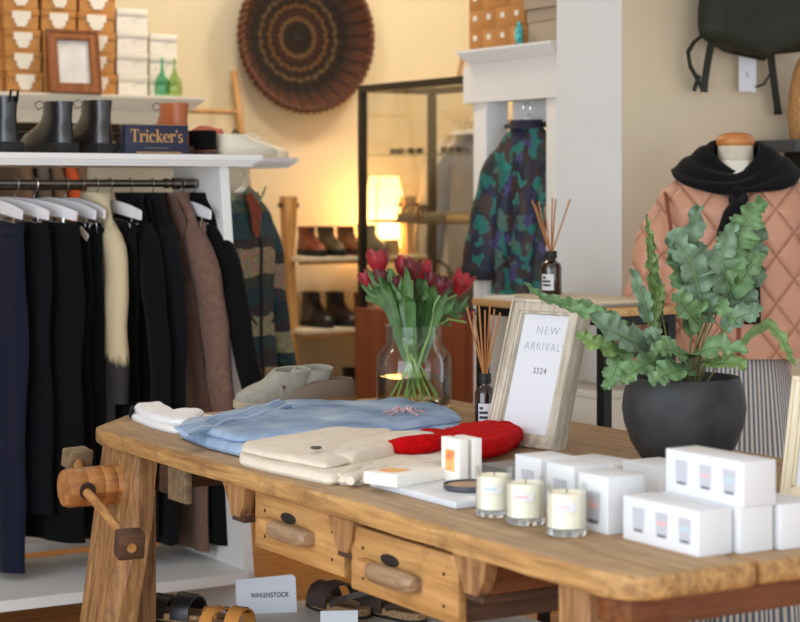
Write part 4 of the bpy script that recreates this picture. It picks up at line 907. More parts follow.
# sandals under the bench
CORK = plain('cork_footbed', (150, 118, 84), .85, var=.25, vs=160)
def sandal(label, loc, rz, mats, straps, L=.255, W=.098, heelstrap=False, fold=None):
    t = thing('sandal', label, 'sandal', loc, rz)
    MB().loft([outline(L, W*.5, 0, L, 0), outline(L, W*.5, 0, L, .008)]).out('sole', BLACK_SOLE, t)
    MB().loft([outline(L, W*.5, .001, L-.001, .008), outline(L, W*.51, 0, L, .026), outline(L, W*.46, .008, L-.008, .028), outline(L, W*.36, .03, L-.03, .022)]).out('footbed', CORK, t)
    for y0, w, h, sk in straps:
        n = 12; pts = []; sds = []
        for k in range(n+1):
            a = PI*k/n; pts.append((W*.53*math.cos(a), y0+sk*math.cos(a), .014+h*math.sin(a)**.75)); sds.append((0, 1, .0))
        s = MB().strap(pts, w, .004, (0, 1, .12)).out('strap', mats, t)
        MB().box((W*.35, y0+.3*sk, .014+h*.80), (.022, w*.5, .006), (0, .75, 0), .001).out('buckle', STEEL if not heelstrap else BLACK_METAL, s)
    if heelstrap: MB().strap([(W*.5, .10, .03), (W*.46, .03, .06), (0, -.008, .075), (-W*.46, .03, .06), (-W*.5, .10, .03)], .016, .004, (0, .2, 1)).out('heel_strap', mats, t)
    return t
ZP = .30
BRN = plain('dark_brown_strap', (58, 44, 38), .6, bs=.1)
sandal('dark brown cross strap sandal, left one behind the drawer on the plinth', P(367, 619, z=ZP), .17, BRN, ((.185, .05, .055, .012), (.125, .045, .065, -.015)), heelstrap=True)
sandal('dark brown cross strap sandal, right one half hidden under the drawer', P(424, 623, z=ZP), .20, BRN, ((.185, .05, .055, .012), (.125, .045, .065, -.015)), heelstrap=True)
sandal('black two strap sandal beside the vise leg at the left end of the plinth', P(226, 626, z=ZP), .60, BLACK_LEATHER, ((.19, .055, .05, 0), (.115, .055, .06, 0)))
sandal('mustard yellow strap sandal in front of the white name sign', P(274, 640, z=ZP), .62, plain('mustard_suede', (190, 128, 58), .8), ((.19, .03, .05, .02), (.16, .03, .055, -.02), (.10, .04, .06, 0)))
p = P(267, 613, z=ZP); t = thing('name_sign', 'white folded card sign reading BIRKENSTOCK under the bench', 'sign', p, math.radians(-20))
MB().prism([(-.083, -.004, 0), (.083, -.004, 0), (.083, .001, .004), (.083, .03, .088), (.075, .033, .096), (-.083, .030, .088)], (0, 0, 0), (0, .004, 0)).out('card', PAPER, t)
MB().prism([(-.083, .034, .09), (-.083, -.0, .0), (-.083, .085, .0)], (0, 0, 0), (.003, 0, 0)).out('side_fold', PAPER, t)
text('lettering', 'BIRKENSTOCK', .0185, plain('navy_print', (30, 32, 62), .6), t, (.010, .0118, .040), (PI/2-.33, 0, 0), 1.08, .00035, .8)
p = P(338, 620, z=ZP); t = thing('price_card', 'small white price card standing before the dark brown sandals', 'card', p+Vector((-.03, -.06, 0)), math.radians(-25)); MB().span((-.05, 0, 0), (.05, .003, .04)).out('card', PAPER, t)
# ================================================================ SHELF THINGS
def serif_word(par, s, size, mat, loc):
    """slab-serif capitals and lower case drawn with thick and thin strokes, in the local xz plane"""
    m = MB(); x = 0; u = size
    def bar(x0, z0, x1, z1, w):
        d = Vector((x1-x0, 0, z1-z0)).normalized(); n = Vector((-d.z, 0, d.x))*w/2*u; a = Vector((x0, 0, z0))*u; b = Vector((x1, 0, z1))*u
        m.prism([a+n, b+n, b-n, a-n], (0, -.0005, 0), (0, .0003, 0))
    def arc(cx, cz, rx, rz, a0, a1, w0, w1, n=12):
        pi, po = [], []
        for k in range(n+1):
            a = math.radians(lerp(a0, a1, k/n)); w = lerp(w0, w1, abs(math.cos(a)))
            pi.append(Vector(((cx+(rx-w/2)*math.cos(a)), 0, cz+(rz-w/2)*math.sin(a)))*u); po.append(Vector((cx+(rx+w/2)*math.cos(a), 0, cz+(rz+w/2)*math.sin(a)))*u)
        for k in range(n): m.prism([pi[k], pi[k+1], po[k+1], po[k]], (0, -.0005, 0), (0, .0003, 0))
    S, H = .14, .055
    for ch in s:
        x0 = x
        if ch == 'T': bar(x0+.33, 0, x0+.33, 1, S+.02); bar(x0, .97, x0+.66, .97, .06); bar(x0+.02, 1, x0+.02, .74, .05); bar(x0+.64, 1, x0+.64, .74, .05); bar(x0+.18, .03, x0+.48, .03, .06); x += .70
        elif ch == 'r': bar(x0+.15, 0, x0+.15, .66, S); bar(x0, .03, x0+.32, .03, .06); bar(x0, .63, x0+.15, .63, .06); arc(x0+.34, .42, .17, .2, 60, 170, .1, .06, 6); arc(x0+.42, .55, .05, .05, 0, 360, .09, .09, 8); x += .50
        elif ch == 'i': bar(x0+.15, 0, x0+.15, .66, S); bar(x0, .03, x0+.30, .03, .06); bar(x0, .63, x0+.15, .63, .06); arc(x0+.14, .87, .045, .045, 0, 360, .09, .09, 8); x += .34
        elif ch == 'c': arc(x0+.26, .33, .21, .31, 50, 310, .06, .15, 14); arc(x0+.40, .52, .05, .05, 0, 360, .09, .09, 8); x += .50
        elif ch == 'k': bar(x0+.15, 0, x0+.15, 1, S); bar(x0, .03, x0+.30, .03, .06); bar(x0, .97, x0+.15, .97, .06); bar(x0+.18, .30, x0+.46, .62, .06); bar(x0+.26, .38, x0+.52, .03, S); bar(x0+.42, .03, x0+.62, .03, .06); bar(x0+.34, .63, x0+.58, .63, .06); x += .64
        elif ch == 'e': arc(x0+.26, .33, .21, .31, 0, 315, .06, .15, 16); bar(x0+.07, .36, x0+.46, .36, .06); x += .52
        elif ch == "'": bar(x0+.08, .98, x0+.05, .74, .10); x += .18
        elif ch == 's': arc(x0+.2, .48, .15, .15, 30, 260, .09, .10, 10); arc(x0+.2, .18, .16, .16, 90, -150, .09, .12, 10); x += .42
    o = m.out('lettering', mat, par, smooth=0); o.location = Vector(loc)-Vector((x*u/2, 0, 0)); return x*u
p = shelfpt(157, 5.625); t = thing('shop_sign', "dark navy block sign with gold Tricker's lettering on the rack shelf", 'sign', p, math.radians(-3))
MB().span((-.108, 0, 0), (.108, .05, .094), .003).out('block', plain('sign_navy', (28, 34, 62), .5), t)
GOLD = plain('gold_print', (196, 146, 84), .5)
serif_word(t, "Tricker's", .0415, GOLD, (.0, -.0006, .038))
MB().span((-.04, -.0006, .0185), (.04, .0002, .0215)).out('small_print', plain('dim_gold', (110, 96, 90), .6), t); MB().span((-.07, -.0006, .003), (.085, .0002, .007)).out('small_print', GOLD, t)
# kraft shoe boxes
BOXM = {}
def kbox(label, loc, W, D, H, group, lab='T', yaw=0, c=(KRAFT, KRAFT2)):
    t = thing('shoe_box', label, 'box', loc, yaw, group)
    MB().span((-W/2, .004, 0), (W/2, D-.004, H*.98)).out('box', c[0], t)
    MB().span((-W/2-.002, 0, H*.66), (W/2+.002, D, H-.001), .001).out('lid', c[1], t)
    m = MB(); w = W*.27
    m.prism([(-w, 0, H*.86), (w, 0, H*.86), (w, 0, H*.5), (w*.72, 0, H*.5), (w*.72, 0, H*.26), (w*.5, 0, H*.26), (w*.5, 0, H*.12), (-w*.5, 0, H*.12), (-w*.5, 0, H*.26), (-w*.72, 0, H*.26), (-w*.72, 0, H*.5), (-w, 0, H*.5)], (0, -.0012, 0), (0, .006, 0))
    m.out('label', LABEL_WHITE, t, smooth=0); return t
MZ = 1.847
random.seed(5)
ordn = ('lowest', 'second from bottom', 'third from bottom', 'fourth from bottom', 'topmost')
for col, (pxa, pxb, nm, hh, D0) in enumerate(((-30, 5.5, 'stack cut by the left photo edge', .0836, 7.19), (6, 41, 'first full stack', .0836, 7.19), (43.5, 78, 'stack behind the wooden frame', .0836, 7.19), (80, 116, 'stack touching the white boxes', .0836, 7.19))):
    for r in range(5):
        dx = random.uniform(-1.2, 1.2)+(1.0-r*.6)*(col < 2); a = P(pxa+dx, 90, y=D0); b = P(pxb+dx, 90, y=D0)
        kbox('kraft shoe box, %s in the %s' % (ordn[r], nm), ((a.x+b.x)/2, D0+random.uniform(0, .008)+(.03 if col == 0 else 0), MZ+r*.0838), (b.x-a.x)*.985, .30, .083, 'kraft shoe boxes on the cornice fixture')
WB = plain('white_box', (226, 220, 208), .7); WB2 = plain('white_box_lid', (220, 214, 202), .7); PB = plain('faint_print', (190, 184, 174), .7)
def wbox(label, a, b, y, z, H):
    W = b-a; t = thing('shoe_box', label, 'box', ((a+b)/2, y, z), 0, 'white shoe boxes on the cornice fixture')
    MB().span((-W/2, .004, 0), (W/2, .28, H*.7)).out('box', WB, t); MB().span((-W/2-.002, 0, H*.7), (W/2+.002, .284, H-.001), .001).out('lid', WB2, t)
    m = MB()
    for k, (x, zz, w) in enumerate(((-.3, .3, .06), (.05, .3, .1), (.3, .3, .05), (.1, .55, .3), (-.05, .45, .2))): m.span((x*W, .0034, zz*H), (x*W+w*W, .0045, zz*H+.004))
    m.out('printed_marks', PB, t)
for r in range(4):
    a, b = P(117, 90, y=7.21).x, P(147.5, 90, y=7.21).x; wbox('white shoe box %s of the taller white stack' % ordn[r] if r < 3 else 'white shoe box topmost of the taller white stack', a+random.uniform(0, .01), b, 7.21, MZ+r*.0895, .089)
for r in range(3):
    a, b = P(150.5, 90, y=7.24).x, P(177, 90, y=7.24).x; wbox('white shoe box %s of the shorter white stack behind the bottles' % (('lowest', 'middle', 'topmost')[r]), a, b, 7.24, MZ+r*.0875, .087)
# dark wooden frame on the mantel
a, b = P(53, 90, y=7.1).x, P(104, 90, y=7.1).x
t, pp = sign_frame('picture_frame', 'dark brown wooden frame with white paper leaning on the kraft boxes', ((a+b)/2-.0, 7.135, MZ), 0, (b-a), .262, .04, .036, .0, wood('walnut_frame', (104, 58, 26), (138, 82, 38), (160, 98, 50), 2, 7, .45), None, plain('grey_white_sheet', (214, 212, 210), .7, var=.05, vs=14))
t.rotation_euler = (math.radians(-12), 0, math.radians(-4)); t.location.y = 7.122
for px, c, lab in ((162, (.62, .86, .75), 'teal green glass bottle vase, left one before the white boxes'), (174.5, (.80, .89, .68), 'pale green glass bottle vase, right one before the white boxes')):
    p = P(px, 92, y=7.18); t = thing('bottle_vase', lab, 'bottle', (p.x, 7.18, MZ))
    MB().lathe([(0, 0), (.026, 0), (.031, .012), (.033, .035), (.028, .065), (.016, .088), (.008, .102), (.006, .125), (.007, .158), (.005, .158), (.004, .12), (.012, .088), (.024, .06), (.028, .035), (.024, .012), (0, .006)], 28).out('bottle', glass('green_glass_%d' % px, c, .5), t)
# boxes on the right wardrobe
WZ = 1.989
for c in range(4):
    y1 = 6.03-c*.0915
    for r in range(4):
        t = thing('small_carton', 'small orange kraft carton in the %s row, %s column on the wardrobe' % (('bottom', 'second', 'third', 'top')[r], ('leftmost', 'second', 'third', 'fourth')[c]), 'box', (3.945+(-.01 if (c == 2 and r > 2) else .0), y1-.091, WZ+r*.075), 0, 'small kraft cartons on the white wardrobe')
        MB().span((0, 0, 0), (.22, .0905, .0745), .001).out('carton', KRAFT if (c+r) % 2 else KRAFT2, t)
        MB().span((-.0008, .036, .036), (.001, .062, .056)).out('label', LABEL_WHITE, t)
TAUPE = plain('taupe_box', (176, 158, 138), .7); TAUPE2 = plain('taupe_lid', (168, 150, 130), .7)
for lab, y0, y1, z, h, dx in (('lower large taupe storage box on the white wardrobe', 5.43, 5.655, WZ, .125, -.02), ('upper large taupe storage box stacked on the lower taupe one', 5.43, 5.662, WZ+.126, .14, -.035)):
    t = thing('storage_box', lab, 'box', (3.97+dx, y0, z)); MB().span((.004, .004, 0), (.32, y1-y0-.004, h*.8), .002).out('box', TAUPE, t); MB().span((0, 0, h*.62), (.324, y1-y0, h), .003).out('lid', TAUPE2, t)
t = thing('patterned_pouch', 'small teal patterned pouch squeezed beside the lower taupe box', 'pouch', (3.925, 5.668, WZ)); MB().lathe([(0, 0), (.012, .002), (.016, .03), (.013, .06), (.004, .085), (0, .085)], 16).out('pouch', plain('teal_pattern', (70, 160, 160), .7, var=.5, vs=60), t)
a = P(449, 70, x=4.3); t, pp = sign_frame('picture_frame', 'pale frame leaning on top of the glass cabinet beside the cornice', (4.32, P(468, 70, x=4.32).y-.06, GZ1), math.radians(-90), .30, .125, .02, .014, math.radians(12), wood('light_frame', (190, 150, 100), (206, 168, 116), (220, 186, 136), 2, 7), None, plain('tan_sheet', (214, 190, 156), .7))
# ================================================================ LAMP
lp = P(382, 252, y=7.82); t = thing('table_lamp', 'glowing tall paper table lamp on the upper shelf of the shoe rack', 'lamp', (lp.x, 7.80, SHZ[0]))
m, nt, b = nodes('lit_paper_shade'); b.inputs['Base Color'].default_value = lin((250, 226, 180)); b.inputs['Roughness'].default_value = .9; b.inputs['Emission Color'].default_value = (1, .58, .22, 1); b.inputs['Emission Strength'].default_value = LSHADE
tl = N(nt, 'ShaderNodeBsdfTranslucent'); tl.inputs[0].default_value = lin((255, 222, 168)); mx = N(nt, 'ShaderNodeMixShader'); mx.inputs[0].default_value = .6; nt.links.new(b.outputs[0], mx.inputs[1]); nt.links.new(tl.outputs[0], mx.inputs[2]); nt.links.new(mx.outputs[0], nt.nodes['Material Output'].inputs[0])
MB().loft([[Vector((sx*w, sy*w*.8, z)) for sx, sy in ((-1, -1), (1, -1), (1, 1), (-1, 1))] for w, z in ((.085, .03), (.090, .10), (.082, .22), (.055, .37))], cap=False).out('shade', m, t, smooth=0)
m = MB()
for sx in (-1, 1):
    for sy in (-1, 1): m.tube([(sx*.086, sy*.069, 0), (sx*.087, sy*.070, .03), (sx*.091, sy*.073, .10), (sx*.083, sy*.067, .22), (sx*.056, sy*.045, .375)], .003, 6)
m.out('frame', OAK, t)
l = bpy.data.lights.new('lamp_bulb', 'POINT'); l.energy = LLAMP; l.color = (1, .68, .34); l.shadow_soft_size = .03; o = bpy.data.objects.new('lamp_bulb', l); COL.objects.link(o); o.location = t.location+Vector((-.02, -.035, .12))
me_, nt, b = nodes('lit_bulb'); b.inputs['Emission Color'].default_value = (1, .66, .30, 1); b.inputs['Emission Strength'].default_value = 20
MB().lathe([(0, .06), (.02, .07), (.028, .10), (.02, .13), (0, .14)], 16).out('bulb', me_, t); MB().cyl((0, 0, 0), (0, 0, .065), .014).out('base', BLACK_METAL, t)
p = P(391, 252, y=7.66); t = thing('wooden_block', 'pale wooden block standing on the shoe rack shelf before the lamp', 'block', (p.x, 7.66, SHZ[0])); MB().box((0, 0, .036), (.062, .05, .072), None, .003).out('block', wood('olive_block', (146, 118, 74), (166, 138, 90), (180, 152, 104), 2, 6), t)
# ================================================================ CABINET THINGS
random.seed(9)
for i in range(6):
    px = (385, 398, 408, 423, 452, 463)[i]; p = P(px, 152, x=4.3)
    t = thing('sunglasses', 'pair of dark sunglasses, %s on the top glass cabinet shelf' % ('farthest left', 'second from left', 'third from left', 'left of the corner post', 'right of the corner post', 'nearest the wardrobe')[i], 'sunglasses', (4.26, min(p.y, 7.1), Z1+.0045), random.uniform(-.3, .3)-PI/2, 'sunglasses in the cabinet'); t.scale = (.8, .8, .62)
    m = MB()
    for s in (-1, 1):
        m.tube([(s*.032+.026*math.cos(2*PI*k/16), 0, .020+.019*math.sin(2*PI*k/16)) for k in range(17)], .003, 6)
    m.tube([(-.008, 0, .026), (0, -.002, .029), (.008, 0, .026)], .002, 6); m.out('frame', BLACK_METAL, t)
    for s in (-1, 1): MB().lathe([(0, -.001), (.024, -.001), (.024, .001), (0, .001)], 16).out('lens', plain('dark_lens', (30, 30, 34), .1), t, loc=(s*.032, 0, .02), rot=(PI/2, 0, 0)); MB().tube([(s*.058, .0, .03), (s*.057, .08, .028), (s*.055, .12, .012)], .002, 6).out('temple', BLACK_METAL, t)
p = P(411, 219, x=4.3); sandal('brown looped leather sandal on the wooden shelf inside the cabinet', (4.3, p.y+.1, Z2+.0065), PI+.1, plain('cab_brown', (84, 46, 26), .5), ((.17, .02, .05, .02), (.10, .02, .055, -.02)), .22, .08)
o = thing('grey_pouch', 'soft grey beaded pouch lying on the wooden cabinet shelf', 'pouch', (4.28, 6.72, Z2+.0065)); MB().puffy([(-.07, -.09), (.07, -.09), (.07, .09), (-.07, .09)], 0, .032, .012, 30, 8).out('pouch', plain('grey_pouch_cloth', (120, 108, 88), .8, var=.4, vs=90), o)
o = thing('tan_purse', 'flat tan patterned purse at the near end of the wooden cabinet shelf', 'purse', (4.26, 6.47, Z2+.0065)); MB().puffy([(-.08, -.10), (.08, -.10), (.08, .10), (-.08, .10)], 0, .022, .008, 30, 9).out('purse', plain('tan_purse_cloth', (170, 130, 78), .8, var=.35, vs=90), o)
def handbag(label, loc, rz, W, D, H, mat):
    t = thing('handbag', label, 'handbag', loc, rz)
    m = MB(); m.loft([[Vector((sx*W/2*f, sy*D/2*g, z)) for sx, sy in ((-1, -1), (-.3, -1.1), (.3, -1.1), (1, -1), (1, 1), (.3, 1.1), (-.3, 1.1), (-1, 1))] for f, g, z in ((.92, .9, 0), (1, 1, .02), (.98, .95, H*.5), (.85, .55, H*.9), (.8, .3, H))]); m.out('body', mat, t, sub=1)
    MB().tube([(-W*.28, 0, H*.92), (-W*.26, 0, H*1.2), (0, 0, H*1.42), (W*.26, 0, H*1.2), (W*.28, 0, H*.92)], .007, 8).out('handle', mat, t)
    MB().strap([(-W*.44, -D*.42, H*.80), (0, -D*.55, H*.74), (W*.44, -D*.42, H*.80)], .03, .004, (0, -.3, 1)).out('flap', mat, t)
handbag('black leather handbag with raised handle on the cabinet base near the wardrobe', (4.30, 6.50, GZ0+.001), -PI/2, .30, .12, .20, BLACK_LEATHER)
handbag('dark soft handbag further left on the cabinet base behind the tulips', (4.32, 6.84, GZ0+.001), -PI/2+.1, .26, .12, .15, plain('ink_bag', (34, 30, 34), .6))
# ================================================================ HANGERS AND CLOTHES
def hook_part(m, h=.055):
    pts = [Vector((.017*math.cos(a), 0, .017*math.sin(a))) for a in [math.radians(200-k*20) for k in range(12)]]
    m.tube(pts+[Vector((.012, 0, -.022)), Vector((0, 0, -.034)), Vector((0, 0, -h))], .0018, 6)
def clip_hanger(label, loc, rz, W=.34, drop=.048, tilt=.10):
    t = thing('clip_hanger', label, 'hanger', loc, (0, tilt, rz))
    m = MB(); hook_part(m, drop+.01); m.out('hook', CHROME, t)
    n = 14; R = []
    for k in range(n+1):
        u = k/n*2-1; zc = -drop-.024-.012*u*u; hh = .020*(1-.25*abs(u)**4)
        R.append([Vector((u*W/2, y, zc+z*hh)) for y, z in ((-.004, -.7), (-.003, -1), (.003, -1), (.004, -.7), (.004, .7), (.003, 1), (-.003, 1), (-.004, .7))])
    MB().loft(R).out('bar', HANGER_WHITE, t)
    MB().tube([(-W*.46, 0, -drop-.066), (W*.46, 0, -drop-.066)], .0025, 8).out('wire', CHROME, t)
    for s in (-1, 1):
        MB().tube([(s*W*.36, 0, -drop-.04), (s*W*.36, 0, -drop-.07)], .003, 6).box((s*W*.36, -.007, -drop-.085), (.022, .004, .036), (.15, 0, 0), .001).box((s*W*.36, .007, -drop-.085), (.022, .004, .036), (-.15, 0, 0), .001).out('clip', CHROME, t)
    return t
def coat_hanger(label, loc, rz, W=.40, drop=.048, mat=None):
    t = thing('coat_hanger', label, 'hanger', loc, rz)
    m = MB(); hook_part(m, drop+.01); m.out('hook', CHROME, t)
    n = 20; R = []
    for k in range(n+1):
        u = k/n*2-1; zc = -drop-.012-.075*abs(u)**1.3; hh = .016+.012*(1-abs(u)); yy = .008+.008*abs(u)
        R.append([Vector((u*W/2, yy*math.cos(a), zc+hh*math.sin(a))) for a in [2*PI*j/10 for j in range(10)]])
    MB().loft(R).out('arms', mat or HANGER_WHITE, t); return t
def pleat(x, seed, k): return math.sin(x*k+seed*2.1)+.5*math.sin(x*k*2.3+seed*5.7)
def panel(m, H, wprof, tprof, seed=0, fold=.012, kf=38, nz=34, n=56, z0=0):
    """closed hanging cloth body lofted downward; wprof / tprof give half width and half thickness along 0..1"""
    R = []
    for i in range(nz+1):
        v = (i/nz)**1.0; w = interp(wprof, v); th = interp(tprof, v); r = []
        for j in range(n):
            a = 2*PI*j/n; c, s = math.cos(a), math.sin(a)
            x = w*math.copysign(abs(c)**.8, c); y = th*math.copysign(abs(s)**.9, s)
            f = fold*min(1, v*2.2+.05)*pleat(x+.03*math.sin(v*3+seed), seed, kf)*(1-.5*abs(c)**6)
            f += .012*noise.noise(Vector((x*5, v*4, seed)))
            r.append(Vector((x, y+f, z0-v*H)))
        R.append(r)
    return m.loft(R)
def trousers(label, cat, loc, rz, H, W, mat, seed, flare=1.15, th=.018, name='trousers', extra=None):
    t = thing(name, label, cat, loc, rz)
    panel(MB(), H, [(0, W*.92), (.05, W*.96), (.25, W*1.05), (.5, W*1.0), (1, W*flare*.95)], [(0, th*.6), (.08, th), (1, th*1.1)], seed, .008, 30).out('legs', mat, t, smooth=80)
    panel(MB(), .035, [(0, W*.935), (1, W*.965)], [(0, th*.66), (1, th*.9)], seed, .006, 30, nz=3, z0=.0005).out('waistband', mat, t, smooth=80)
    if extra: extra(t)
    return t
def upper(name, label, cat, loc, rz, W, H, TH, mats, seed=0, sleeve=.58, flare=1.0, sw=.065, spread=.05, fold=.007, kf=24, neck=.065, placket=None, lapel=None, cuff=None, collar=None, sl_fwd=-.03, slope=.075, sleeve_mat=None, hem_open=True, armhole=None, pocket=None, sl_w2=None, kneck=1, ysq=.62, sexp=.6):
    t = thing(name, label, cat, loc, rz)
    s = slope/H
    wp = [(0, neck), (s*.25, neck*1.25), (s*.6, lerp(neck, W, .58)), (s, W*.90), (s*1.5, W*.97), (.3, W*.97), (.5, W*.98), (1, W*flare)]
    tp = [(0, neck*.75*kneck), (s*.5, TH*.55), (s, TH*.75), (.25, TH), (.6, TH), (1, TH*1.05)]
    panel(MB(), H, wp, tp, seed, fold, kf, nz=46, n=72).out('body', mats[0], t, smooth=80)
    for sd in (-1, 1):
        sh = Vector((sd*W*.86, 0, -slope-.012)); pts = []; rr = []
        n = 16
        for k in range(n+1):
            u = k/n; x = sd*(W*.84+(spread+.035)*u**sexp); y = sl_fwd*u**1.5; z = -slope*.92-.02-u*sleeve
            z += .012*(1-u)**6
            pts.append((x, y+.004*math.sin(u*9+seed), z)); rr.append(lerp(sw, sl_w2 or sw*.72, u)*(1+.05*math.sin(u*19+seed))*(.72 if k == 0 else 1))
        fl = [.30, .62, .85, .95]+[1]*n
        m = MB().loft([[Vector((p[0]-sd*(r*(1-fl[i])*.6)+r*fl[i]*math.cos(2*PI*j/20), p[1]+ysq*r*(.6+.4*fl[i])*math.sin(2*PI*j/20), p[2])) for j in range(20)] for i, (p, r) in enumerate(zip(pts, rr))]); sl = m.out('sleeve', sleeve_mat or mats[0], t, smooth=80)
        if cuff: MB().tube([pts[-2], pts[-1], Vector(pts[-1])+Vector((0, 0, -.012))], [rr[-1]*.70, rr[-1]*.72, rr[-1]*.68], 18, True, 1.5).out('cuff', cuff, sl)
        if armhole:
            m = MB(); m.tube([(sd*W*(.80+.05*math.cos(a)), -TH*.95*math.sin(a)*1.05-.004, -slope-.10+.095*math.cos(a)) for a in [PI*k/10 for k in range(11)]], .006, 8); m.out('armhole_piping', armhole, t)
    def front(x, v, off=.004):     # a point on the front of the body
        w = interp(wp, v); th = interp(tp, v); c = max(-1, min(1, x/w)); c = math.copysign(abs(c)**(1/.8), c); sy = math.sqrt(max(0, 1-c*c))**.9
        f = fold*min(1, v*2.2+.05)*pleat(x+.03*math.sin(v*3+seed), seed, kf)*(1-.5*abs(c)**6)+.012*noise.noise(Vector((x*5, v*4, seed)))
        return Vector((x, -th*sy+f-off, -v*H))
    if placket:
        MB().strap([front(0, v, .003) for v in [.06+.93*k/24 for k in range(25)]], .014 if len(placket) < 2 else placket[1], .005, (1, 0, 0)).out('placket', placket[0], t)
    if lapel:
        for sd in (-1, 1):
            pts = [front(sd*.055, .02, .006), front(sd*.10, .13, .010), front(sd*.075, .24, .010), front(sd*.01, .42, .007)]
            MB().strap(pts, [.03, .075, .065, .012], .006, (1, 0, -.25*sd)).out('lapel', lapel, t)
    if collar:
        m = MB(); R = []
        for k in range(25):
            a = 2*PI*k/24; rx, ry = neck*1.05, neck*.8*kneck+.004
            R.append([Vector((rx*f*math.cos(a), ry*f*math.sin(a), z)) for f, z in ((.92, -.012), (.96, collar[1]), (1.08, collar[1]), (1.16, -.02))])
        m.loft(R, cap=False).out('collar', collar[0], t)
    if pocket:
        for sd in (-1, 1):
            pts = [[front(sd*(.07+.12*i/6), v, .005) for i in range(7)] for v in (.64, .70, .80, .90)]
            MB().strap([front(sd*(.06+.14*i/6), .66, .007) for i in range(7)], .012, .004, (0, 0, 1)).out('pocket_edge', pocket, t)
    t['_f'] = 0; del t['_f']
    return t
RY, RZ_ = 5.82, 1.482
def railpt(px): a = (px-400)/F; return Vector((RY*(SN+CS*a)/(CS-SN*a), RY, RZ_))
R90 = -PI/2
def hang(px, kind, label, hl, yaw=0, **k):
    p = railpt(px)
    if kind == 't':
        clip_hanger(hl, p, R90+yaw, k.get('HW', .32)); b = k.pop('zb'); k.pop('HW', 0)
        return trousers(label, 'trousers', p+Vector((0, 0, -.126)), R90+yaw, RZ_-.126-b, k['W'], k['mat'], k['seed'], extra=k.get('extra'), flare=k.get('flare', 1.15), th=k.get('th', .018))
    coat_hanger(hl, p, R90+yaw, .22); zb = k.pop('zb'); k.pop('HW', 0)
    return upper(k.pop('name', 'jacket'), label, k.pop('cat', 'jacket'), p+Vector((0, 0, -.030)), R90+yaw, k.pop('W'), RZ_-.034-zb, k.pop('TH', .030), k.pop('mats'), k.pop('seed'), **k)
BBC = plain('blue_black_cloth', (12, 13, 18), .9, bs=.35, bsc=400, sheen=.03, spec=.15)
hang(-4, 't', 'dark navy jeans, leftmost garment on the front rack', 'white clip hanger holding the leftmost navy jeans', .22, W=.165, zb=.262, mat=NAVY_CLOTH, seed=1, flare=1.05, th=.026)
hang(16, 't', 'blue black trousers beside the navy jeans on the rack', 'white clip hanger above the blue black trousers', .28, W=.18, zb=.44, mat=BBC, seed=2, flare=1.15, HW=.36, th=.028)
hang(35, 't', 'black pleated trousers, second pair from the navy jeans', 'long white clip hanger above the black pleated trousers', .34, W=.225, zb=.35, mat=BLACK_CLOTH, seed=3, flare=1.1, HW=.42, th=.034)
def creampatch(t): MB().strap([(.10, -.034, -.16), (.104, -.036, -.24), (.106, -.037, -.31)], .06, .004, (1, 0, 0)).out('cream_inset', CRM, t); MB().strap([(.12, -.024, -.02), (.16, -.022, -.05)], .02, .004, (1, 0, 1)).out('cream_label', CRM, t)
hang(66, 't', 'black garment with a cream inset strip hung left of the cream jacket', 'white clip hanger of the black garment with cream inset', .20, W=.14, zb=.50, mat=BLACK_CLOTH, seed=4, extra=creampatch, th=.024, HW=.36)
hang(82, 't', 'narrow black trousers hung directly left of the cream jacket', 'white clip hanger directly left of the cream jacket', .12, W=.13, zb=.34, mat=INK_CLOTH, seed=5)
def dip_mat():
    m, nt, b = nodes('dip_dyed_cotton'); tc = nt.nodes.new('ShaderNodeTexCoord'); sp = nt.nodes.new('ShaderNodeSeparateXYZ'); nt.links.new(tc.outputs['Object'], sp.inputs[0])
    n = N(nt, 'ShaderNodeTexNoise', Scale=1.0, Detail=4.0); nt.links.new(coord(nt, (60, 60, 14)), n.inputs['Vector'])
    ma = N(nt, 'ShaderNodeMath', operation='MULTIPLY_ADD'); ma.inputs[1].default_value = .09; nt.links.new(n.outputs[0], ma.inputs[0]); nt.links.new(sp.outputs['Z'], ma.inputs[2])
    r = ramp(nt, [(0, (34, 30, 32)), (.49, (40, 36, 36)), (.52, (196, 178, 142)), (1, (206, 190, 156))]); mr = N(nt, 'ShaderNodeMapRange'); mr.inputs[1].default_value = -.98; mr.inputs[2].default_value = 0
    nt.links.new(ma.outputs[0], mr.inputs[0]); nt.links.new(mr.outputs[0], r.inputs[0]); nt.links.new(r.outputs[0], b.inputs['Base Color']); b.inputs['Roughness'].default_value = .85; return m
hang(96, 'u', 'cream jacket dip dyed charcoal at the bottom, hung mid rail', 'white coat hanger inside the cream dip dyed jacket', .06, W=.14, zb=.66, mats=(dip_mat(),), seed=6, sleeve=.56, sw=.058, spread=.075, sexp=.8, slope=.095, TH=.03, cat='jacket', HW=.33)
hang(110, 't', 'black trousers hung directly right of the cream jacket', 'wide white clip hanger right of the cream jacket', .15, W=.17, zb=.30, mat=BLACK_CLOTH, seed=7, HW=.40)
hang(130, 'u', 'long black coat between black trousers and charcoal coat on the rail', 'white coat hanger inside the long black coat', .03, W=.155, zb=.34, mats=(BLACK_CLOTH,), seed=8, sleeve=.58, sexp=.9, slope=.10, TH=.034, name='coat', cat='coat', flare=1.15, sw=.06, HW=.36, spread=.14)
hang(152, 'u', 'charcoal black coat hung directly left of the brown blazer', 'white coat hanger inside the charcoal coat left of the blazer', .0, W=.16, zb=.30, mats=(INK_CLOTH,), seed=9, sleeve=.60, sexp=.9, slope=.10, TH=.036, name='coat', cat='coat', flare=1.15, lapel=BLACK_CLOTH, sw=.06, HW=.38, spread=.10)
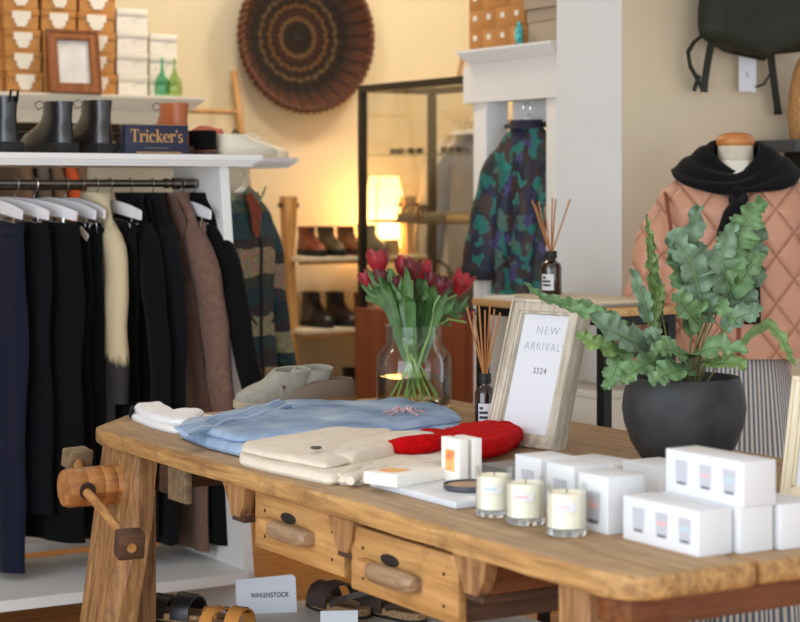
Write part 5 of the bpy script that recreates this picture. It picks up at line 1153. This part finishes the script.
hang(173, 'u', 'brown tailored blazer with notched lapels near the rail end', 'white coat hanger inside the brown tailored blazer', .14, W=.165, zb=.66, mats=(BROWN_CLOTH,), seed=10, sleeve=.60, sexp=.85, slope=.10, TH=.036, cat='blazer', name='blazer', flare=1.4, lapel=plain('brown_lapel', (104, 78, 66), .9), sw=.070, spread=.18, HW=.38)
hang(182, 't', 'long brown trousers hung behind the brown blazer', 'white clip hanger behind the brown blazer', .08, W=.17, zb=.27, mat=BROWN_CLOTH, seed=11, HW=.40)
hang(193, 'u', 'long black coat at the right end of the front rail', 'white coat hanger inside the black coat at the rail end', .14, W=.17, zb=.29, mats=(BLACK_CLOTH,), seed=12, sleeve=.60, sexp=.9, slope=.10, TH=.034, name='coat', cat='coat', flare=1.5, sw=.064, spread=.24, HW=.38)
# clothes on the fixture behind
GREYC = fabric('grey_wool', (104, 96, 90)); TAUPEC = fabric('taupe_wool', (120, 98, 78)); PLAST = plain('pale_garment_cover', (196, 190, 180), .35, var=.1, vs=12)
for px, mt, lab in ((12, TAUPEC, 'taupe coat'), (30, GREYC, 'grey coat'), (44, TAUPEC, 'second taupe coat'), (57, plain('orange_knit', (206, 88, 40), .9), 'bright orange knit'), (66, TAUPEC, 'third taupe coat'), (82, BLACK_CLOTH, 'black coat'), (104, PLAST, 'pale covered garment'), (124, GREYC, 'second grey coat'), (148, PLAST, 'second pale covered garment'), (168, BLACK_CLOTH, 'black garment near the end'), (184, PLAST, 'last pale garment near the end')):
    a = (px-400)/F; x = 7.45*(SN+CS*a)/(CS-SN*a); p = Vector((x, 7.45, 1.70))
    coat_hanger('white hanger of the %s under the kraft shoe boxes' % lab, p, R90, .36)
    upper('coat', '%s hung under the cornice fixture behind the boots' % lab, 'coat', p+Vector((0, 0, -.036)), R90, .18, .95, .022, (mt,), px*.1, .55, sw=.045)
# patterned jacket at the end of the second rack
def patch_mat():
    m, nt, b = nodes('patchwork_wool'); tc = nt.nodes.new('ShaderNodeTexCoord'); sp = nt.nodes.new('ShaderNodeSeparateXYZ'); nt.links.new(tc.outputs['Object'], sp.inputs[0])
    n = N(nt, 'ShaderNodeTexNoise', Scale=5.0, Detail=2.0); nt.links.new(tc.outputs['Object'], n.inputs['Vector'])
    ma = N(nt, 'ShaderNodeMath', operation='MULTIPLY_ADD'); ma.inputs[1].default_value = .07; nt.links.new(n.outputs[0], ma.inputs[0])
    f1 = N(nt, 'ShaderNodeMath', operation='MULTIPLY_ADD'); f1.inputs[1].default_value = 3.3; f1.inputs[2].default_value = .5; nt.links.new(sp.outputs['X'], f1.inputs[0]); f2 = N(nt, 'ShaderNodeMath', operation='FLOOR'); nt.links.new(f1.outputs[0], f2.inputs[0])
    f3 = N(nt, 'ShaderNodeMath', operation='MULTIPLY_ADD'); f3.inputs[1].default_value = .06; nt.links.new(f2.outputs[0], f3.inputs[0]); nt.links.new(sp.outputs['Z'], f3.inputs[2]); nt.links.new(f3.outputs[0], ma.inputs[2])
    mr = N(nt, 'ShaderNodeMapRange'); mr.inputs[1].default_value = -.72; mr.inputs[2].default_value = .04; nt.links.new(ma.outputs[0], mr.inputs[0])
    r = ramp(nt, [(0, (44, 74, 78)), (.08, (160, 148, 112)), (.16, (44, 44, 50)), (.24, (36, 66, 74)), (.30, (150, 146, 116)), (.40, (52, 50, 56)), (.46, (30, 58, 68)), (.54, (60, 62, 64)), (.60, (152, 134, 112)), (.72, (54, 46, 50)), (.77, (38, 66, 74)), (.90, (66, 84, 78)), (.96, (104, 116, 96))], True); nt.links.new(mr.outputs[0], r.inputs[0])
    v = N(nt, 'ShaderNodeTexVoronoi', Scale=110.0); nt.links.new(tc.outputs['Object'], v.inputs['Vector'])
    mx = N(nt, 'ShaderNodeMixRGB', blend_type='SOFT_LIGHT'); mx.inputs[0].default_value = .55; nt.links.new(r.outputs[0], mx.inputs[1]); nt.links.new(v.outputs['Color'], mx.inputs[2])
    nt.links.new(mx.outputs[0], b.inputs['Base Color']); b.inputs['Roughness'].default_value = .9; bump(nt, b, v.outputs[0], .3, .003); return m
PM = patch_mat(); PIP = plain('dark_piping', (22, 26, 28), .8)
jp = Vector((3.035, 6.13, 1.452))
coat_hanger('white coat hanger inside the patchwork jacket at the rack end', jp+Vector((0, 0, .055)), .52, .30)
tj = upper('patchwork_jacket', 'teal and tan patchwork jacket hung at the end of the second rack', 'jacket', jp, .52, .175, .73, .075, (PM,), 3, .60, 1.02, .062, .045, .006, 18, .07, placket=(PIP,), cuff=plain('burgundy_cuff', (110, 30, 40), .8), sl_fwd=-.05)
MB().strap([(-.05, -.062, -.005), (-.03, -.078, -.07), (-.045, -.088, -.16)], [.05, .07, .03], .004, (1, 0, 0)).out('lining', plain('rust_lining', (120, 52, 34), .8, var=.3, vs=60), tj)
MB().strap([(-.06, -.056, .012), (.0, -.072, -.03), (.07, -.05, .01)], .03, .005, (0, -.4, 1)).out('collar', plain('speckled_collar', (120, 122, 104), .9, var=.3, vs=160), tj)
for sd in (-1, 1): MB().tube([(sd*.05, -.094, -.47), (sd*.10, -.094, -.43), (sd*.15, -.08, -.40)], .004, 6).out('pocket_piping', PIP, tj)
# camouflage blouse on the wardrobe
def camo_mat():
    m, nt, b = nodes('teal_floral_print'); co = coord(nt, (1, 1, .75))
    n = N(nt, 'ShaderNodeTexNoise', Scale=16.0, Detail=2.0); nt.links.new(co, n.inputs['Vector'])
    mx = N(nt, 'ShaderNodeMixRGB', blend_type='ADD'); mx.inputs[0].default_value = .10; nt.links.new(co, mx.inputs[1]); nt.links.new(n.outputs['Color'], mx.inputs[2])
    v = N(nt, 'ShaderNodeTexVoronoi', Scale=32.0); nt.links.new(mx.outputs[0], v.inputs['Vector'])
    sp = N(nt, 'ShaderNodeSeparateColor'); nt.links.new(v.outputs['Color'], sp.inputs[0])
    r = ramp(nt, [(0, (22, 30, 54)), (.17, (48, 34, 36)), (.33, (22, 108, 102)), (.50, (36, 52, 46)), (.58, (30, 34, 66)), (.70, (62, 46, 46)), (.80, (70, 104, 92)), (.88, (66, 62, 112)), (.94, (36, 128, 120))], True); nt.links.new(sp.outputs[0], r.inputs[0])
    nt.links.new(r.outputs[0], b.inputs['Base Color']); b.inputs['Roughness'].default_value = .6; return m
CM = camo_mat(); bp_ = Vector((3.985, 5.705, 1.705))
coat_hanger('white coat hanger holding the teal blouse in the white wardrobe', bp_+Vector((0, 0, .058)), math.radians(-75), .20)
tb = upper('blouse', 'teal and navy leaf print blouse with wide sleeves on the white wardrobe', 'blouse', bp_, math.radians(-75), .15, .63, .045, (CM,), 5, .48, 1.15, .055, .06, .009, 60, .055, sl_w2=.085, collar=(plain('navy_neckband', (38, 36, 60), .8), .012), cuff=plain('dark_cuff', (30, 34, 44), .8), sl_fwd=-.015)
MB().span((.20, -.06, -.20), (.203, -.02, -.10)).out('price_tag', PAPER, tb)
# clothes behind the cabinet glass
for px, mt, lab, hl in ((457, plain('white_cotton', (224, 220, 208), .8), 'white shirt hung behind the glass cabinet near the corner post', 'white hanger of the shirt behind the glass cabinet'), (469, plain('blue_grey_cotton', (120, 132, 152), .8), 'blue grey shirt hung behind the glass cabinet beside the white wardrobe', 'white hanger of the blue grey shirt behind the cabinet')):
    p = P(px, 130, x=4.86); p.z = 1.78; coat_hanger(hl, p, R90+.25, .30)
    upper('shirt', lab, 'shirt', p+Vector((0, 0, -.058)), R90+.25, .15, .66, .035, (mt,), px*.01, .52)
o = thing('wall_rail', 'steel clothes rail on the back wall behind the glass cabinet', 'rail', (0, 0, 0)); MB().tube([(4.62, 6.2, 1.78), (5.1, 7.6, 1.78)], .009, 10).tube([(5.1, 7.6, 1.78), (5.235, 7.6, 1.78)], .009, 8).tube([(4.62, 6.2, 1.78), (5.235, 6.2, 1.78)], .009, 8).out('rail', STEEL, o)
# ================================================================ MANNEQUIN
mp = P(735.5, 190, d=6.0); mp = Vector((mp.x, mp.y, 0)); FA = math.radians(-38)
t = thing('mannequin', 'cream tailor mannequin with wooden neck cap behind the plant', 'mannequin', mp, FA)
MANN = fabric('mannequin_linen', (206, 196, 176), var=.03)
m = MB(); R = []
for w, d, z in ((.16, .11, .80), (.175, .12, .90), (.14, .10, 1.08), (.17, .115, 1.25), (.19, .115, 1.36), (.18, .10, 1.42), (.12, .08, 1.475), (.062, .060, 1.51), (.056, .056, 1.56), (.056, .056, 1.600)):
    R.append([Vector((w*math.cos(2*PI*k/40), d*math.sin(2*PI*k/40), z)) for k in range(40)])
m.loft(R).out('torso', MANN, t)
MB().lathe([(0, 1.600), (.056, 1.600), (.061, 1.606), (.061, 1.622), (.052, 1.634), (.03, 1.641), (0, 1.643)], 40).out('neck_cap', wood('neck_cap_wood', (170, 100, 50), (196, 124, 66), (208, 140, 80), 0, 6, .4), t)
MB().cyl((0, 0, .03), (0, 0, .8), .014).out('pole', BLACK_METAL, t); MB().lathe([(0, 0), (.17, 0), (.17, .012), (.03, .03), (0, .03)], 40).out('base', BLACK_METAL, t)
def quilt_mat():
    m, nt, b = nodes('quilted_peach'); tc = nt.nodes.new('ShaderNodeTexCoord'); sp = nt.nodes.new('ShaderNodeSeparateXYZ'); nt.links.new(tc.outputs['Object'], sp.inputs[0])
    def mth(op, a, bb=None):
        n = nt.nodes.new('ShaderNodeMath'); n.operation = op
        for i, v in enumerate((a, bb)):
            if v is None: continue
            if isinstance(v, (int, float)): n.inputs[i].default_value = v
            else: nt.links.new(v, n.inputs[i])
        return n.outputs[0]
    x = mth('MULTIPLY', sp.outputs['X'], 8.6); z = mth('MULTIPLY', sp.outputs['Z'], 6.8)
    def tri(v): return mth('ABSOLUTE', mth('SUBTRACT', mth('FRACT', v), .5))
    a, c = tri(mth('ADD', x, z)), tri(mth('SUBTRACT', x, z))       # .5 on the seams
    s = mth('MAXIMUM', a, c)
    r = ramp(nt, [(.90, (200, 146, 118)), (.965, (192, 136, 108)), (.99, (172, 116, 90))]); nt.links.new(mth('MULTIPLY', s, 2), r.inputs[0])
    nt.links.new(r.outputs[0], b.inputs['Base Color']); b.inputs['Roughness'].default_value = .5; b.inputs['Sheen Weight'].default_value = .1
    h = mth('SUBTRACT', 1, mth('POWER', mth('MULTIPLY', s, 2), 6)); n2 = N(nt, 'ShaderNodeTexNoise', Scale=30.0, Detail=3.0); nt.links.new(tc.outputs['Object'], n2.inputs['Vector'])
    bump(nt, b, mth('ADD', h, mth('MULTIPLY', n2.outputs[0], .5)), .75, .012); return m
QM = quilt_mat(); QP = plain('rust_piping', (132, 66, 44), .7)
upper('quilted_jacket', 'peach quilted jacket with rust piping worn by the mannequin', 'jacket', mp+Vector((0, 0, 1.548)), FA, .262, .61, .155, (QM,), 2, .54, 1.06, .066, .060, .006, 14, .075, placket=(QP, .012), cuff=QP, armhole=QP, slope=.088, sl_fwd=-.05, sl_w2=.085, kneck=1.2, ysq=.95, sexp=1.1)
o = thing('white_top', 'white top at the neck of the mannequin under the jacket', 'top', mp, FA); m = MB()
m.loft([[Vector((w*math.cos(2*PI*k/36), d*math.sin(2*PI*k/36)-.012, z)) for k in range(36)] for w, d, z in ((.12, .11, 1.46), (.096, .10, 1.505), (.070, .072, 1.535), (.060, .060, 1.553), (.057, .057, 1.551))], cap=False).out('neckline', plain('white_cotton', (224, 220, 208), .8), o)
# black sweater over the shoulders
o = thing('draped_sweater', 'black sweater draped over the mannequin shoulders and knotted at the front', 'sweater', mp, FA); KN = plain('black_knit', (15, 15, 17), .95, bs=.5, bsc=180, sheen=.08, spec=.1)
def cape(u, v):
    a = 2*PI*u-PI/2; c, s = math.cos(a), math.sin(a)
    fr = max(0, -s)                       # 1 at the front
    rx = lerp(.072, .200, v); ry = lerp(.074, .14, v)
    if fr > 0: ry = lerp(.078, .155, v)
    z = lerp(1.606-.094*fr**1.2, 1.514-.070*fr**.9, v)+.004*math.sin(v*PI)+(.02*(1-abs(c)) if s > 0 else 0)
    pinch = 1-.55*fr**6*v
    wv = .004*math.sin(v*16+3*c+a*2)
    return Vector((rx*c*pinch, ry*s+(-.01 if s < 0 else 0), z+wv))
m = MB(); m.grid(cape, 72, 18); co_ = m.out('shawl', KN, o, smooth=180); md = co_.modifiers.new('thickness', 'SOLIDIFY'); md.thickness = .012; md.offset = 1
m = MB(); R = []
for k in range(9):
    a = k/8; R.append([Vector((.030*math.sin(PI*min(1, a*.9+.05))**.6*math.cos(2*PI*j/14), -.160+.020*math.sin(PI*(a*.9+.05))**.6*math.sin(2*PI*j/14), 1.468-.075*a)) for j in range(14)])
m.loft(R).out('knot', KN, o, smooth=180)
MB().tube([(.008, -.160, 1.445), (-.022, -.185, 1.39), (-.040, -.205, 1.33), (-.042, -.200, 1.28), (-.03, -.2, 1.23)], [.02, .034, .036, .034, .03], 14, True, .5).out('sleeve', KN, o, smooth=180)
MB().tube([(-.008, -.160, 1.445), (.012, -.192, 1.37), (.028, -.21, 1.28), (.034, -.205, 1.18), (.04, -.205, 1.05)], [.02, .034, .034, .034, .03], 14, True, .5).out('sleeve', KN, o, smooth=180)
# striped skirt
def stripe_mat():
    m, nt, b = nodes('striped_cotton'); tc = nt.nodes.new('ShaderNodeTexCoord'); sp = nt.nodes.new('ShaderNodeSeparateXYZ'); nt.links.new(tc.outputs['UV'], sp.inputs[0])
    ma = N(nt, 'ShaderNodeMath', operation='MULTIPLY'); ma.inputs[1].default_value = 78; nt.links.new(sp.outputs['X'], ma.inputs[0])
    fr = N(nt, 'ShaderNodeMath', operation='FRACT'); nt.links.new(ma.outputs[0], fr.inputs[0])
    r = ramp(nt, [(0, (206, 198, 184)), (.46, (206, 198, 184)), (.5, (98, 108, 130)), (.95, (98, 108, 130)), (1, (206, 198, 184))]); nt.links.new(fr.outputs[0], r.inputs[0])
    nt.links.new(r.outputs[0], b.inputs['Base Color']); b.inputs['Roughness'].default_value = .85; return m
o = thing('striped_skirt', 'long blue and cream striped skirt on the mannequin below the jacket', 'skirt', mp, FA)
NU, NV = 160, 24
def skirt(u, v):
    a = 2*PI*u; w = lerp(.155, .24, v**.8); d = lerp(.125, .20, v**.8); f = 1+.055*v*math.sin(a*13)+.03*v*math.sin(a*7+1)
    return Vector((w*f*math.cos(a), d*f*math.sin(a), lerp(1.0, .10, v)))
sk = MB().grid(skirt, NU, NV).out('skirt', stripe_mat(), o, smooth=180)
uv = sk.data.uv_layers.new(name='UVMap')
for p in sk.data.polygons:
    us = []
    for li in p.loop_indices:
        co = sk.data.vertices[sk.data.loops[li].vertex_index].index; us.append((li, co//(NV+1)/NU, co % (NV+1)/NV))
    for li, a, b in us: uv.data[li].uv = (a, b)
MB().loft([[Vector((.157*s*math.cos(2*PI*k/48), .127*s*math.sin(2*PI*k/48), z)) for k in range(48)] for s, z in ((1, .985), (1.02, .99), (1.02, 1.02), (.98, 1.02))], cap=False).out('waistband', plain('skirt_band', (150, 150, 156), .85), o)
# ================================================================ BACKPACK
bp = P(765, 20, y=YB); kx = bp.x
t = thing('backpack', 'dark olive backpack with dangling straps hung on the putty wall', 'backpack', (kx, YB-.012, 0))
OLV = plain('olive_nylon', (36, 40, 29), .6, spec=.3, var=.08, vs=10, bs=.35, bsc=25); OLS = plain('olive_webbing', (36, 39, 31), .7, bs=.4, bsc=400)
m = MB(); R = []
for k in range(25):
    v = k/24; z = lerp(1.925, 2.45, v); w = .300*(max(0, 1-((.15-v)/.15)**2)**.42 if v < .15 else 1-.12*(v-.15)); d = .085*(max(.05, 1-((.22-v)/.22)**2)**.5 if v < .22 else 1-.2*(v-.2))
    if v > .9: w *= 1-.5*(v-.9)/.1; d *= 1-.7*(v-.9)/.1
    w = max(w, .02); d = max(d, .012)
    ring = []
    for j in range(48):
        a = 2*PI*j/48; c, s = math.cos(a), math.sin(a); sag = .035*(c*.5+.5)*(1-v)
        n_ = .010*noise.noise(Vector((c*2, s*2, v*5)))
        ring.append(Vector((-.075+(w+n_)*math.copysign(abs(c)**.7, c), -.095+(d+n_)*math.copysign(abs(s)**.8, s), z-sag*0+.02*math.sin(c*3)*(1-v))))
    R.append(ring)
m.loft(R).out('bag', OLV, t, smooth=80)
def px2(px, py, y=YB-.05): p = P(px, py, y=y); return Vector((p.x-kx, y-(YB-.012), p.z))
MB().strap([px2(704, 34, YB-.1), px2(694, 42), px2(688, 52), px2(690, 66), px2(698, 80), px2(703, 91)], .026, .003, (1, .4, 0)).out('strap', OLS, t)
MB().strap([px2(712, 40, YB-.11), px2(710, 50, YB-.09), px2(707, 66), px2(705, 80), px2(704, 92)], .030, .003, (1, 0, 0)).out('strap', OLS, t)
MB().strap([px2(700, 76), px2(696, 84), px2(694, 91)], .018, .003, (1, .2, 0)).out('strap', OLS, t)
MB().strap([px2(770, 48, YB-.07), px2(772, 66), px2(775, 90), px2(778, 112)], .032, .003, (1, 0, 0)).out('strap', OLS, t)
MB().box(px2(778, 113), (.032, .008, .012)).out('strap_end', BLACK_METAL, t)
MB().strap([px2(771, 52), px2(770, 74), px2(764, 84), px2(756, 87)], .008, .003, (1, 0, .2)).out('strap', OLS, t)
a = px2(739, 56, YB-.04); b = px2(756, 92, YB-.04); tg = MB().box((a+b)/2, (b.x-a.x, .002, a.z-b.z)).out('hang_tag', PAPER, t)
c = (a+b)/2; MB().span((c.x-.006, c.y-.0016, c.z-.012), (c.x-.003, c.y-.0008, c.z+.008)).span((c.x+.003, c.y-.0016, c.z-.012), (c.x+.005, c.y-.0008, c.z-.0)).out('printed_mark', INK, tg)
MB().tube([Vector((0, -.06, 2.40)), Vector((0, -.02, 2.47)), Vector((0, .012, 2.47))], .008, 8).out('hanging_loop', OLS, t)
# ================================================================ CAMERA
cd = bpy.data.cameras.new('camera'); cam = bpy.data.objects.new('camera', cd); COL.objects.link(cam)
cam.location = (0, 0, EYE); cam.rotation_euler = (PI/2, 0, -TH); cd.sensor_width = 36; cd.lens = F/800*36; cd.shift_y = -(311-HZ)/800; cd.clip_start = .05
cd.dof.use_dof = True; cd.dof.focus_distance = 4.75; cd.dof.aperture_fstop = 4.0
scene.camera = cam
vs = scene.view_settings; vs.view_transform = 'Standard'; vs.look = 'None'; vs.gamma = 1; vs.exposure = EXPO; vs.use_curve_mapping = False
scene.cycles.use_denoising = True; scene.cycles.max_bounces = 10; scene.cycles.transparent_max_bounces = 24; scene.cycles.transmission_bounces = 10
